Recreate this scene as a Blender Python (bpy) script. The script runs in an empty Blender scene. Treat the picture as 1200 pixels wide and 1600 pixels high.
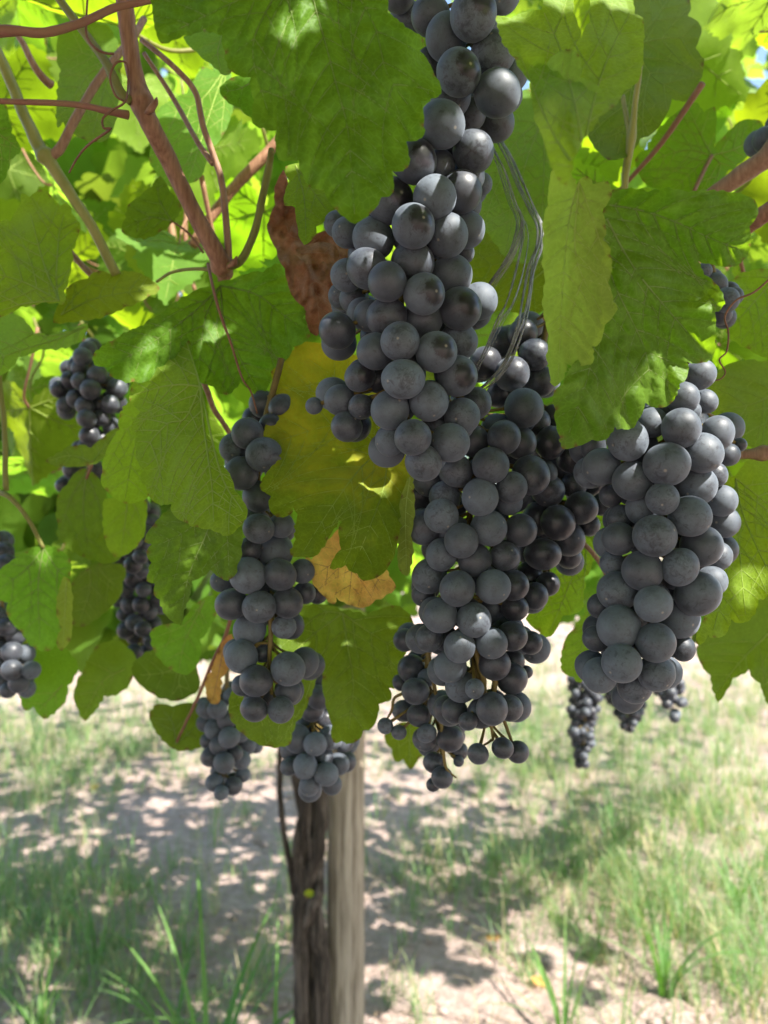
import bpy, math, random
import numpy as np
from mathutils import Vector, Matrix, Quaternion, noise
from mathutils.geometry import delaunay_2d_cdt, intersect_point_line

random.seed(7)
np.random.seed(7)
S = bpy.context.scene
COL = S.collection
R = math.radians

# ------------------------------------------------------------------ camera, sky, sun, exposure
FPX = 1208.0                     # focal length in photo pixels (1200 x 1600)
PITCH = R(1.5)
CAM = Vector((0, 0, 1.35))
cd = bpy.data.cameras.new('camera')
cam = bpy.data.objects.new('camera', cd)
COL.objects.link(cam)
cam.location = CAM
cam.rotation_euler = (R(90) + PITCH, 0, 0)
cd.sensor_fit = 'VERTICAL'
cd.sensor_height = 36
cd.sensor_width = 27
cd.lens = 36 * FPX / 1600
cd.clip_start = 0.01
cd.clip_end = 2000
cd.dof.use_dof = True
cd.dof.focus_distance = 0.30
cd.dof.aperture_fstop = cd.lens / 1000 / 0.0022
S.camera = cam

TO_SUN = Vector((0.50, -0.45, 0.74)).normalized()
w = bpy.data.worlds.new('World')
S.world = w
w.use_nodes = True
nt = w.node_tree
sky = nt.nodes.new('ShaderNodeTexSky')
sky.sky_type = 'NISHITA'
sky.sun_disc = False
sky.sun_elevation = math.asin(TO_SUN.z)
sky.sun_rotation = math.atan2(TO_SUN.x, TO_SUN.y)
bg = nt.nodes['Background']
bg.inputs['Strength'].default_value = 0.11
nt.links.new(sky.outputs[0], bg.inputs['Color'])

sl = bpy.data.lights.new('sun', 'SUN')
sl.energy = 5.0
sl.angle = R(0.5)
sl.color = (1, 0.95, 0.87)
sun = bpy.data.objects.new('sun', sl)
COL.objects.link(sun)
sun.location = (1, -2, 5)
sun.rotation_euler = TO_SUN.to_track_quat('Z', 'Y').to_euler()

S.view_settings.view_transform = 'Standard'
S.view_settings.look = 'None'
S.view_settings.gamma = 1
S.view_settings.exposure = 2.05
S.render.engine = 'CYCLES'
S.cycles.max_bounces = 10
S.cycles.diffuse_bounces = 6
S.cycles.transmission_bounces = 6
S.cycles.transparent_max_bounces = 8
S.cycles.sample_clamp_indirect = 6
S.cycles.use_denoising = True

FWD = Vector((0, math.cos(PITCH), math.sin(PITCH)))
UP = Vector((0, -math.sin(PITCH), math.cos(PITCH)))
RT = Vector((1, 0, 0))


def P(px, py, d):
    """The point at depth d (metres along the view axis) seen at pixel px, py of the photo."""
    px, py, d = float(px), float(py), float(d)
    return CAM + d * (FWD + RT * ((px - 600) / FPX) + UP * ((800 - py) / FPX))


def ground_at(px, py):
    r = FWD + RT * ((px - 600) / FPX) + UP * ((800 - py) / FPX)
    return CAM + r * (-CAM.z / r.z)


# ------------------------------------------------------------------ object helpers
def empty(name, loc):
    o = bpy.data.objects.new(name, None)
    o.empty_display_size = 0.02
    COL.objects.link(o)
    o.location = loc
    return o


def tag(o, label=None, cat=None, group=None, kind=None):
    if label: o['label'] = label
    if cat: o['category'] = cat
    if group: o['group'] = group
    if kind: o['kind'] = kind
    return o


def mesh_obj(name, verts, faces, mats, parent=None, origin=None, midx=None, smooth=True):
    me = bpy.data.meshes.new(name)
    if origin is not None:
        verts = [Vector(v) - origin for v in verts]
    me.from_pydata([tuple(v) for v in verts], [], faces)
    for m in mats:
        me.materials.append(m)
    if midx is not None:
        me.polygons.foreach_set('material_index', midx)
    if smooth:
        me.polygons.foreach_set('use_smooth', [True] * len(me.polygons))
    me.update()
    o = bpy.data.objects.new(name, me)
    COL.objects.link(o)
    if parent is not None:
        o.parent = parent
    elif origin is not None:
        o.location = origin
    return o


def spline(pts, n):
    """Catmull-Rom through pts (Vectors of any size), n samples per span."""
    pts = [Vector(p) for p in pts]
    if len(pts) == 2:
        return [pts[0].lerp(pts[1], t / n) for t in range(n + 1)]
    q = [pts[0] * 2 - pts[1]] + pts + [pts[-1] * 2 - pts[-2]]
    out = []
    for i in range(1, len(q) - 2):
        a, b, c, d = q[i - 1:i + 3]
        for k in range(n):
            t = k / n
            out.append(0.5 * ((2 * b) + (c - a) * t + (2 * a - 5 * b + 4 * c - d) * t * t + (3 * b - a - 3 * c + d) * t ** 3))
    out.append(pts[-1])
    return out


def lerp_list(v, n):
    return list(np.interp(np.linspace(0, 1, n), np.linspace(0, 1, len(v)), v))


def tube(path, radii, sides=8, flat=1.0, cap=True, rough=0.0, seed=0):
    """verts, faces of a tube along path (Vectors) with one radius per point."""
    n = len(path)
    rad = lerp_list(radii, n)
    V, F = [], []
    t0 = (path[1] - path[0]).normalized()
    nrm = t0.orthogonal().normalized()
    for i, p in enumerate(path):
        t = (path[min(i + 1, n - 1)] - path[max(i - 1, 0)])
        t = t.normalized() if t.length > 1e-9 else t0
        nrm = (nrm - t * nrm.dot(t))
        nrm = nrm.normalized() if nrm.length > 1e-6 else t.orthogonal().normalized()
        b = t.cross(nrm)
        for k in range(sides):
            a = 2 * math.pi * k / sides
            r = rad[i]
            if rough:
                r *= 1 + rough * noise.noise(Vector((math.cos(a) * 1.3 + seed, math.sin(a) * 1.3, i * 0.35)))
            V.append(p + nrm * (math.cos(a) * r) + b * (math.sin(a) * r * flat))
    for i in range(n - 1):
        for k in range(sides):
            F.append((i * sides + k, i * sides + (k + 1) % sides, (i + 1) * sides + (k + 1) % sides, (i + 1) * sides + k))
    if cap:
        F.append(tuple(range(sides))[::-1])
        F.append(tuple((n - 1) * sides + k for k in range(sides)))
    return V, F


class MB:
    def __init__(s):
        s.V, s.F, s.M = [], [], []

    def add(s, vf, m=0):
        o = len(s.V)
        s.V += vf[0]
        s.F += [tuple(i + o for i in f) for f in vf[1]]
        s.M += [m] * len(vf[1])
        return s


# ------------------------------------------------------------------ materials
def new_mat(name):
    m = bpy.data.materials.new(name)
    m.use_nodes = True
    m.node_tree.nodes.clear()
    return m, m.node_tree


def N(nt, t, **kw):
    n = nt.nodes.new(t)
    for k, v in kw.items():
        if k.startswith('i_'):
            key = k[2:]
            n.inputs[int(key) if key.isdigit() else key].default_value = v
        else:
            setattr(n, k, v)
    return n


def ramp(nt, src, stops):
    r = nt.nodes.new('ShaderNodeValToRGB')
    el = r.color_ramp.elements
    while len(el) < len(stops):
        el.new(0.5)
    for e, (p, c) in zip(el, stops):
        e.position = p
        e.color = (*c, 1) if len(c) == 3 else c
    nt.links.new(src, r.inputs[0])
    return r.outputs[0]


def mixc(nt, fac, a, b, mode='MIX'):
    m = nt.nodes.new('ShaderNodeMix')
    m.data_type = 'RGBA'
    m.blend_type = mode
    for sock, v in ((m.inputs[0], fac), (m.inputs[6], a), (m.inputs[7], b)):
        if hasattr(v, 'is_linked'):
            nt.links.new(v, sock)
        elif isinstance(v, (int, float)):
            sock.default_value = v
        else:
            sock.default_value = (*v, 1)
    return m.outputs[2]


def math_n(nt, op, a, b=0.0, clamp=False):
    m = nt.nodes.new('ShaderNodeMath')
    m.operation = op
    m.use_clamp = clamp
    for i, v in enumerate((a, b)):
        if hasattr(v, 'is_linked'):
            nt.links.new(v, m.inputs[i])
        else:
            m.inputs[i].default_value = v
    return m.outputs[0]


def noise_n(nt, vec, scale, detail=3, rough=0.5, w=None, dist=0.0):
    n = nt.nodes.new('ShaderNodeTexNoise')
    n.inputs['Scale'].default_value = scale
    n.inputs['Detail'].default_value = detail
    n.inputs['Roughness'].default_value = rough
    n.inputs['Distortion'].default_value = dist
    if w is not None:
        n.noise_dimensions = '4D'
        nt.links.new(w, n.inputs['W'])
    nt.links.new(vec, n.inputs['Vector'])
    return n.outputs['Fac']


def leaf_mat(name, dif, trn, fac=0.5, gloss=0.07, rough=0.55, bscale=45, bsoft=0.05, zgrad=0.0, blotch=None, blotch_at=0.62, island=False, cell=400.0, netw=0.8):
    m, nt = new_mat(name)
    L = nt.links.new
    tc = N(nt, 'ShaderNodeTexCoord')
    oi = N(nt, 'ShaderNodeObjectInfo')
    rnd = oi.outputs['Random']
    if island:
        geo = N(nt, 'ShaderNodeNewGeometry')
        rnd = geo.outputs['Random Per Island']
    vec = tc.outputs['Object']
    big = noise_n(nt, vec, 28, 3, 0.55, w=math_n(nt, 'MULTIPLY', rnd, 37))
    fine = noise_n(nt, vec, 420, 2, 0.6)
    vor = N(nt, 'ShaderNodeTexVoronoi', feature='DISTANCE_TO_EDGE', i_Scale=cell)
    L(vec, vor.inputs['Vector'])
    net = ramp(nt, vor.outputs['Distance'], [(0.0, (1, 1, 1)), (0.10, (0, 0, 0))])
    hue = N(nt, 'ShaderNodeHueSaturation')
    val = math_n(nt, 'ADD', math_n(nt, 'MULTIPLY', rnd, 0.9 if island else 0.5), 0.45 if island else 0.74)
    val = math_n(nt, 'MULTIPLY', val, math_n(nt, 'ADD', math_n(nt, 'MULTIPLY', big, 0.4), 0.82))
    val = math_n(nt, 'MULTIPLY', val, math_n(nt, 'ADD', math_n(nt, 'MULTIPLY', fine, 0.3), 0.85))
    L(val, hue.inputs['Value'])
    L(math_n(nt, 'ADD', math_n(nt, 'MULTIPLY', rnd, 0.03), 0.485), hue.inputs['Hue'])

    def colour(c):
        b = c
        if blotch is not None:
            bn = noise_n(nt, vec, bscale, 5, 0.65, dist=0.4)
            if zgrad:
                sz = N(nt, 'ShaderNodeSeparateXYZ')
                L(vec, sz.inputs[0])
                bn = math_n(nt, 'ADD', bn, math_n(nt, 'MULTIPLY', sz.outputs['Z'], zgrad))
            mk = ramp(nt, bn, [(blotch_at - bsoft, (0, 0, 0)), (blotch_at + bsoft, (1, 1, 1))])
            b = mixc(nt, mk, c, blotch)
        b = mixc(nt, math_n(nt, 'MULTIPLY', net, 0.35 * netw), b, tuple(min(1, x * 1.7 + 0.02) for x in c))
        at = N(nt, 'ShaderNodeAttribute', attribute_name='dry_edge')
        b = mixc(nt, at.outputs['Fac'], b, (0.16, 0.075, 0.025))
        h = nt.nodes.new('ShaderNodeHueSaturation')
        L(val, h.inputs['Value'])
        L(hue.inputs['Hue'].links[0].from_socket, h.inputs['Hue'])
        if hasattr(b, 'is_linked'):
            L(b, h.inputs['Color'])
        else:
            h.inputs['Color'].default_value = (*b, 1)
        return h.outputs[0]
    d = N(nt, 'ShaderNodeBsdfDiffuse')
    t = N(nt, 'ShaderNodeBsdfTranslucent')
    g = N(nt, 'ShaderNodeBsdfGlossy', i_Roughness=rough)
    g.inputs['Color'].default_value = (0.9, 0.95, 0.9, 1)
    L(colour(dif), d.inputs['Color'])
    L(colour(trn), t.inputs['Color'])
    bmp = N(nt, 'ShaderNodeBump', i_Strength=0.35, i_Distance=0.0006)
    hgt = math_n(nt, 'ADD', math_n(nt, 'MULTIPLY', vor.outputs['Distance'], 1.5), math_n(nt, 'MULTIPLY', fine, 0.5))
    L(hgt, bmp.inputs['Height'])
    for s in (d, g):
        L(bmp.outputs[0], s.inputs['Normal'])
    a = N(nt, 'ShaderNodeMixShader', i_0=fac)
    L(d.outputs[0], a.inputs[1]); L(t.outputs[0], a.inputs[2])
    lw = N(nt, 'ShaderNodeLayerWeight', i_Blend=0.5)
    L(bmp.outputs[0], lw.inputs['Normal'])
    b = N(nt, 'ShaderNodeMixShader')
    L(math_n(nt, 'ADD', math_n(nt, 'MULTIPLY', math_n(nt, 'POWER', lw.outputs['Facing'], 4.0), 0.12), gloss * 0.12), b.inputs[0])
    L(a.outputs[0], b.inputs[1]); L(g.outputs[0], b.inputs[2])
    out = N(nt, 'ShaderNodeOutputMaterial')
    L(b.outputs[0], out.inputs[0])
    return m


def simple_mat(name, c1, c2, scale=60, rough=0.6, stretch=(1, 1, 1), bump=0.3, bdist=0.001, spec=0.3, trans=None, coord='Object'):
    m, nt = new_mat(name)
    L = nt.links.new
    tc = N(nt, 'ShaderNodeTexCoord')
    mp = N(nt, 'ShaderNodeMapping')
    mp.inputs['Scale'].default_value = stretch
    L(tc.outputs[coord], mp.inputs[0])
    n1 = noise_n(nt, mp.outputs[0], scale, 5, 0.6)
    col = ramp(nt, n1, [(0.3, c1), (0.7, c2)])
    p = N(nt, 'ShaderNodeBsdfPrincipled', i_Roughness=rough)
    p.inputs['Specular IOR Level'].default_value = spec
    L(col, p.inputs['Base Color'])
    bmp = N(nt, 'ShaderNodeBump', i_Strength=bump, i_Distance=bdist)
    L(n1, bmp.inputs['Height'])
    L(bmp.outputs[0], p.inputs['Normal'])
    out = N(nt, 'ShaderNodeOutputMaterial')
    if trans is not None:
        t = N(nt, 'ShaderNodeBsdfTranslucent')
        t.inputs['Color'].default_value = (*trans, 1)
        mx = N(nt, 'ShaderNodeMixShader', i_0=0.5)
        L(p.outputs[0], mx.inputs[1]); L(t.outputs[0], mx.inputs[2])
        L(mx.outputs[0], out.inputs[0])
    else:
        L(p.outputs[0], out.inputs[0])
    return m


def berry_mat(name, rubbed=False, dark=False):
    m, nt = new_mat(name)
    L = nt.links.new
    tc = N(nt, 'ShaderNodeTexCoord')
    oi = N(nt, 'ShaderNodeObjectInfo')
    wv = math_n(nt, 'MULTIPLY', oi.outputs['Random'], 91.0)
    vec = tc.outputs['Object']
    n1 = noise_n(nt, vec, 1.5, 4, 0.6, w=wv)
    n2 = noise_n(nt, vec, 9, 4, 0.7, w=wv)
    n3 = noise_n(nt, vec, 2.6, 3, 0.75, w=wv, dist=1.2)
    amt = math_n(nt, 'SUBTRACT', math_n(nt, 'ADD', math_n(nt, 'MULTIPLY', n1, 1.15), math_n(nt, 'MULTIPLY', n2, 0.55)), 0.38)
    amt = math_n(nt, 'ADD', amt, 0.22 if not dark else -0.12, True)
    # places where the bloom has been touched off
    hole = ramp(nt, math_n(nt, 'ADD', n3, math_n(nt, 'MULTIPLY', math_n(nt, 'FRACT', math_n(nt, 'MULTIPLY', oi.outputs['Random'], 17.0)), 0.12)), [(0.59, (0, 0, 0)), (0.72, (1, 1, 1))])
    amt = math_n(nt, 'MULTIPLY', amt, math_n(nt, 'SUBTRACT', 1.0, math_n(nt, 'MULTIPLY', hole, 0.6)))
    amt = math_n(nt, 'MULTIPLY', amt, math_n(nt, 'ADD', math_n(nt, 'MULTIPLY', oi.outputs['Random'], 0.75), 0.42), True)
    sep = N(nt, 'ShaderNodeSeparateXYZ')
    nrm = N(nt, 'ShaderNodeVectorMath', operation='NORMALIZE')
    L(vec, nrm.inputs[0]); L(nrm.outputs[0], sep.inputs[0])
    nz = math_n(nt, 'MULTIPLY', sep.outputs['Z'], -1.0)
    if rubbed:
        e = math_n(nt, 'ADD', nz, math_n(nt, 'MULTIPLY', math_n(nt, 'SUBTRACT', n2, 0.5), 0.35))
        e = math_n(nt, 'ADD', e, math_n(nt, 'MULTIPLY', math_n(nt, 'SUBTRACT', n3, 0.5), 0.22))
        rb = ramp(nt, e, [(0.74, (0, 0, 0)), (0.86, (1, 1, 1))])
        amt = math_n(nt, 'MULTIPLY', amt, math_n(nt, 'SUBTRACT', 1.0, math_n(nt, 'MULTIPLY', rb, 0.92)))
    skin = (0.012, 0.009, 0.012)
    bloom = (0.094, 0.114, 0.139)
    c = mixc(nt, amt, skin, bloom)
    # tiny scar at the blossom end
    sc = ramp(nt, nz, [(0.9968, (0, 0, 0)), (0.9985, (1, 1, 1))])
    c = mixc(nt, math_n(nt, 'MULTIPLY', sc, ramp(nt, oi.outputs['Random'], [(0.45, (0, 0, 0)), (0.6, (0.6, 0.6, 0.6))])), c, (0.30, 0.26, 0.2))
    p = N(nt, 'ShaderNodeBsdfPrincipled')
    p.inputs['Specular IOR Level'].default_value = 0.35
    p.inputs['Sheen Weight'].default_value = 0.12
    p.inputs['Sheen Roughness'].default_value = 0.5
    p.inputs['Sheen Tint'].default_value = (0.75, 0.85, 1, 1)
    L(c, p.inputs['Base Color'])
    L(math_n(nt, 'ADD', math_n(nt, 'MULTIPLY', amt, 0.5), 0.3, True), p.inputs['Roughness'])
    out = N(nt, 'ShaderNodeOutputMaterial')
    L(p.outputs[0], out.inputs[0])
    return m


M = {}
M['top'] = leaf_mat('leaf_upper_side', (0.078, 0.150, 0.012), (0.25, 0.43, 0.007), 0.48, 0.08, 0.5)
M['topdark'] = leaf_mat('leaf_upper_side_deep_green', (0.068, 0.135, 0.011), (0.22, 0.38, 0.006), 0.46, 0.06, 0.5)
M['under'] = leaf_mat('leaf_underside', (0.125, 0.185, 0.020), (0.33, 0.49, 0.009), 0.52, 0.02, 0.65)
M['pale'] = leaf_mat('leaf_pale_underside', (0.22, 0.31, 0.052), (0.36, 0.53, 0.028), 0.48, 0.02, 0.7, netw=0.45)
M['back'] = leaf_mat('leaf_thin_bright_green', (0.070, 0.14, 0.014), (0.30, 0.48, 0.026), 0.58, 0.04, 0.55)
M['canopy'] = leaf_mat('leaf_canopy', (0.070, 0.14, 0.016), (0.27, 0.43, 0.030), 0.54, 0.03, 0.6, island=True)
M['yellow'] = leaf_mat('leaf_turning_yellow', (0.11, 0.18, 0.012), (0.28, 0.44, 0.008), 0.48, 0.04, 0.55, blotch=(0.58, 0.53, 0.026), blotch_at=0.55, bscale=16, bsoft=0.16, zgrad=4.5)
M['orange'] = leaf_mat('leaf_orange_dead', (0.50, 0.25, 0.085), (0.50, 0.24, 0.05), 0.45, 0.03, 0.6, blotch=(0.58, 0.40, 0.09), blotch_at=0.52, bsoft=0.1, bscale=30)
M['brown'] = leaf_mat('leaf_brown_dead', (0.25, 0.125, 0.060), (0.24, 0.10, 0.040), 0.3, 0.02, 0.7, blotch=(0.38, 0.235, 0.14), blotch_at=0.57, bsoft=0.10, bscale=50)
M['vein'] = simple_mat('leaf_vein', (0.26, 0.36, 0.06), (0.36, 0.45, 0.10), 90, 0.6, trans=(0.46, 0.58, 0.11))
M['veindark'] = simple_mat('leaf_vein_upper_side', (0.17, 0.25, 0.06), (0.25, 0.33, 0.10), 90, 0.55, trans=(0.34, 0.46, 0.08))
M['veinbrown'] = simple_mat('leaf_vein_dead', (0.2, 0.1, 0.05), (0.3, 0.16, 0.08), 90, 0.7)
M['cane'] = simple_mat('cane_bark_red_brown', (0.125, 0.052, 0.026), (0.29, 0.155, 0.092), 130, 0.6, (4, 4, 0.35), 0.6, 0.0010)
M['caneg'] = simple_mat('cane_green', (0.16, 0.17, 0.035), (0.25, 0.24, 0.07), 70, 0.5, (2, 2, 0.6), 0.3, 0.0006)
M['canep'] = simple_mat('cane_pinkish', (0.17, 0.085, 0.05), (0.29, 0.18, 0.11), 130, 0.55, (4, 4, 0.35), 0.5, 0.0008)
M['pink'] = simple_mat('petiole_pink', (0.36, 0.15, 0.125), (0.42, 0.30, 0.14), 60, 0.45, (1, 1, 1), 0.15, 0.0005, trans=(0.3, 0.1, 0.08))
M['petiole'] = simple_mat('petiole_green', (0.21, 0.22, 0.06), (0.32, 0.29, 0.11), 60, 0.5, bump=0.15, bdist=0.0005, trans=(0.3, 0.3, 0.06))
M['tendril'] = simple_mat('tendril_brown', (0.11, 0.045, 0.025), (0.2, 0.09, 0.045), 90, 0.6)
M['rachis'] = simple_mat('rachis', (0.085, 0.065, 0.014), (0.16, 0.11, 0.03), 120, 0.6, bump=0.4)
M['berry'] = berry_mat('grape_skin_with_bloom')
M['rub'] = berry_mat('grape_skin_bloom_rubbed_off', rubbed=True)
M['dark'] = berry_mat('grape_skin_dark_shaded', dark=True)  # less bloom: dark skins, and shade put into the colour of shaded berries


def wood_mat(name, c1, c2, c3, scale, bdist):
    m, nt = new_mat(name)
    L = nt.links.new
    tc = N(nt, 'ShaderNodeTexCoord')
    mp = N(nt, 'ShaderNodeMapping')
    mp.inputs['Scale'].default_value = (1, 1, 0.06)
    L(tc.outputs['Object'], mp.inputs[0])
    g = noise_n(nt, mp.outputs[0], scale, 6, 0.65, dist=0.3)
    mp2 = N(nt, 'ShaderNodeMapping')
    mp2.inputs['Scale'].default_value = (1, 1, 0.25)
    L(tc.outputs['Object'], mp2.inputs[0])
    b = noise_n(nt, mp2.outputs[0], scale * 0.22, 4, 0.6)
    c = ramp(nt, g, [(0.38, c1), (0.5, c2), (0.64, c3)])
    c = mixc(nt, math_n(nt, 'MULTIPLY', b, 0.7), c, tuple(x * 0.45 for x in c2), 'MIX')
    p = N(nt, 'ShaderNodeBsdfPrincipled', i_Roughness=0.85)
    p.inputs['Specular IOR Level'].default_value = 0.2
    L(c, p.inputs['Base Color'])
    bp = N(nt, 'ShaderNodeBump', i_Strength=0.9, i_Distance=bdist)
    L(g, bp.inputs['Height']); L(bp.outputs[0], p.inputs['Normal'])
    out = N(nt, 'ShaderNodeOutputMaterial')
    L(p.outputs[0], out.inputs[0])
    return m


M['post'] = wood_mat('weathered_post_wood', (0.12, 0.09, 0.062), (0.33, 0.27, 0.20), (0.48, 0.405, 0.315), 75, 0.006)
M['bark'] = wood_mat('vine_bark', (0.020, 0.015, 0.012), (0.070, 0.053, 0.040), (0.19, 0.15, 0.12), 110, 0.010)


def ground_mat():
    m, nt = new_mat('dry_soil')
    L = nt.links.new
    tc = N(nt, 'ShaderNodeTexCoord')
    v = tc.outputs['Object']
    a = noise_n(nt, v, 1.7, 5, 0.6)
    b = noise_n(nt, v, 26, 5, 0.7)
    c = noise_n(nt, v, 140, 3, 0.6)
    col = ramp(nt, a, [(0.3, (0.32, 0.225, 0.195)), (0.55, (0.43, 0.32, 0.285)), (0.75, (0.51, 0.405, 0.365))])
    col = mixc(nt, ramp(nt, b, [(0.44, (0, 0, 0)), (0.56, (1, 1, 1))]), mixc(nt, 0.6, col, (0.18, 0.13, 0.105)), col)
    col = mixc(nt, math_n(nt, 'MULTIPLY', c, 0.35), col, (0.45, 0.37, 0.31))
    p = N(nt, 'ShaderNodeBsdfPrincipled', i_Roughness=0.95)
    p.inputs['Specular IOR Level'].default_value = 0.1
    L(col, p.inputs['Base Color'])
    bp = N(nt, 'ShaderNodeBump', i_Strength=1.0, i_Distance=0.03)
    L(math_n(nt, 'ADD', b, math_n(nt, 'MULTIPLY', c, 0.4)), bp.inputs['Height'])
    L(bp.outputs[0], p.inputs['Normal'])
    out = N(nt, 'ShaderNodeOutputMaterial')
    L(p.outputs[0], out.inputs[0])
    return m


def blade_mat(name, cols, trn):
    m, nt = new_mat(name)
    L = nt.links.new
    geo = N(nt, 'ShaderNodeNewGeometry')
    col = ramp(nt, geo.outputs['Random Per Island'], cols)
    d = N(nt, 'ShaderNodeBsdfPrincipled', i_Roughness=0.5)
    d.inputs['Specular IOR Level'].default_value = 0.3
    L(col, d.inputs['Base Color'])
    t = N(nt, 'ShaderNodeBsdfTranslucent')
    L(mixc(nt, 1.0, col, trn, 'MULTIPLY'), t.inputs['Color'])
    mx = N(nt, 'ShaderNodeMixShader', i_0=0.4)
    L(d.outputs[0], mx.inputs[1]); L(t.outputs[0], mx.inputs[2])
    out = N(nt, 'ShaderNodeOutputMaterial')
    L(mx.outputs[0], out.inputs[0])
    return m


M['soil'] = ground_mat()
M['grass'] = blade_mat('grass_blades', [(0.0, (0.09, 0.18, 0.06)), (0.4, (0.13, 0.23, 0.08)), (0.75, (0.21, 0.29, 0.12)), (0.88, (0.40, 0.33, 0.20))], (1.3, 1.5, 0.6))
M['straw'] = blade_mat('dry_straw', [(0.0, (0.20, 0.14, 0.09)), (0.5, (0.34, 0.26, 0.17)), (1.0, (0.13, 0.09, 0.065))], (1, 0.9, 0.7))
M['tallgrass'] = blade_mat('tall_grass_blades', [(0.0, (0.055, 0.14, 0.03)), (0.5, (0.085, 0.18, 0.045)), (1.0, (0.12, 0.22, 0.06))], (1.4, 1.6, 0.5))


def tie_mat():
    m, nt = new_mat('clear_plastic_strip')
    L = nt.links.new
    tc = N(nt, 'ShaderNodeTexCoord')
    n1 = noise_n(nt, tc.outputs['Object'], 240, 4, 0.7)
    p = N(nt, 'ShaderNodeBsdfPrincipled', i_Roughness=0.22)
    L(ramp(nt, n1, [(0.35, (0.12, 0.12, 0.11)), (0.75, (0.42, 0.42, 0.42))]), p.inputs['Base Color'])
    p.inputs['Specular IOR Level'].default_value = 0.8
    bp = N(nt, 'ShaderNodeBump', i_Strength=0.4, i_Distance=0.001)
    L(n1, bp.inputs['Height']); L(bp.outputs[0], p.inputs['Normal'])
    t = N(nt, 'ShaderNodeBsdfTransparent')
    t.inputs['Color'].default_value = (0.85, 0.86, 0.86, 1)
    mx = N(nt, 'ShaderNodeMixShader', i_0=0.45)
    L(t.outputs[0], mx.inputs[1]); L(p.outputs[0], mx.inputs[2])
    out = N(nt, 'ShaderNodeOutputMaterial')
    L(mx.outputs[0], out.inputs[0])
    return m


M['tie'] = tie_mat()

# ------------------------------------------------------------------ the ground
def axis(lo, hi, step, far):
    a = list(np.arange(lo, hi + 1e-6, step))
    s = step
    while a[-1] < far:
        s *= 1.35
        a.append(a[-1] + s)
    s = step
    while a[0] > -far:
        s *= 1.35
        a.insert(0, a[0] - s)
    return np.array(a)


def ground_h(x, y):
    f = min(1.0, 8.0 / (1.0 + 0.02 * (x * x + y * y)))
    v = noise.noise(Vector((x * 0.7, y * 0.7, 3.1))) * 0.03 + noise.noise(Vector((x * 3.1, y * 3.1, 1.7))) * 0.014
    v += noise.noise(Vector((x * 11, y * 11, 5.7))) * 0.006
    return v * f


gx, gy = axis(-4, 4, 0.05, 600), axis(0.6, 8, 0.05, 600)
gv = [(x, y, ground_h(x, y) if abs(x) < 20 and abs(y) < 30 else 0.0) for y in gy for x in gx]
nx = len(gx)
gf = [(j * nx + i, j * nx + i + 1, (j + 1) * nx + i + 1, (j + 1) * nx + i) for j in range(len(gy) - 1) for i in range(nx - 1)]
tag(mesh_obj('ground', gv, gf, [M['soil']]), 'pinkish dry bare soil under the vines dappled with sun', kind='structure')

# ------------------------------------------------------------------ grass and litter
BLOBS = [  # where the grass grows thick, in photo pixels on the ground: x, y, half width, half height, strength
    (120, 1165, 230, 55, 1.1), (60, 1240, 110, 40, 0.5), (300, 1110, 90, 40, 0.6), (90, 1430, 170, 85, 1.0), (230, 1560, 150, 60, 0.6),
    (1000, 1120, 330, 70, 1.0), (900, 1210, 160, 50, 0.7), (1130, 1260, 150, 70, 0.9), (1010, 1390, 190, 80, 1.0),
    (1130, 1480, 160, 90, 0.9), (760, 1380, 110, 55, 0.55), (700, 1130, 80, 40, 0.5), (900, 1340, 130, 50, 0.6), (640, 1500, 60, 60, 0.12)]


def grass_density(px, py):
    v = 0.05
    for bx, by, sx, sy, k in BLOBS:
        v += k * math.exp(-((px - bx) / sx) ** 2 - ((py - by) / sy) ** 2)
    return v


def project(p):
    q = p - CAM
    d = q.dot(FWD)
    return (600 + FPX * q.dot(RT) / d, 800 - FPX * q.dot(UP) / d, d) if d > 0.05 else (None, None, d)


def blades(bases, lengths, widths, az, lean, seg=4):
    """Many curved tapered blades at once -> verts, faces arrays."""
    n = len(bases)
    t = np.linspace(0, 1, seg + 1)
    out = np.stack([np.cos(az), np.sin(az), np.zeros(n)], 1)
    side = np.stack([-np.sin(az), np.cos(az), np.zeros(n)], 1)
    V = np.zeros((n, seg + 1, 2, 3))
    for k, tt in enumerate(t):
        ang = lean * (0.25 + 0.75 * tt)
        c = bases + out * (lengths * tt * np.sin(ang))[:, None] + np.array([0, 0, 1]) * (lengths * tt * np.cos(ang))[:, None]
        wd = widths * (1 - tt ** 2.2) * 0.5 + 0.0002
        V[:, k, 0] = c - side * wd[:, None]
        V[:, k, 1] = c + side * wd[:, None]
    V = V.reshape(n, -1, 3)
    f1 = np.array([[2 * k, 2 * k + 1, 2 * k + 3, 2 * k + 2] for k in range(seg)])
    F = (f1[None] + (np.arange(n) * (seg + 1) * 2)[:, None, None]).reshape(-1, 4)
    return V.reshape(-1, 3), F


def array_mesh(name, V, F, mat):
    me = bpy.data.meshes.new(name)
    V = np.asarray(V, np.float32); F = np.asarray(F, np.int32)
    k = F.shape[1]
    me.vertices.add(len(V)); me.vertices.foreach_set('co', V.ravel())
    me.loops.add(F.size); me.loops.foreach_set('vertex_index', F.ravel())
    me.polygons.add(len(F)); me.polygons.foreach_set('loop_start', np.arange(0, F.size, k, dtype=np.int32))
    me.polygons.foreach_set('use_smooth', np.ones(len(F), bool))
    me.materials.append(mat)
    me.update(calc_edges=True)
    me.validate()
    o = bpy.data.objects.new(name, me)
    COL.objects.link(o)
    return o


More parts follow.
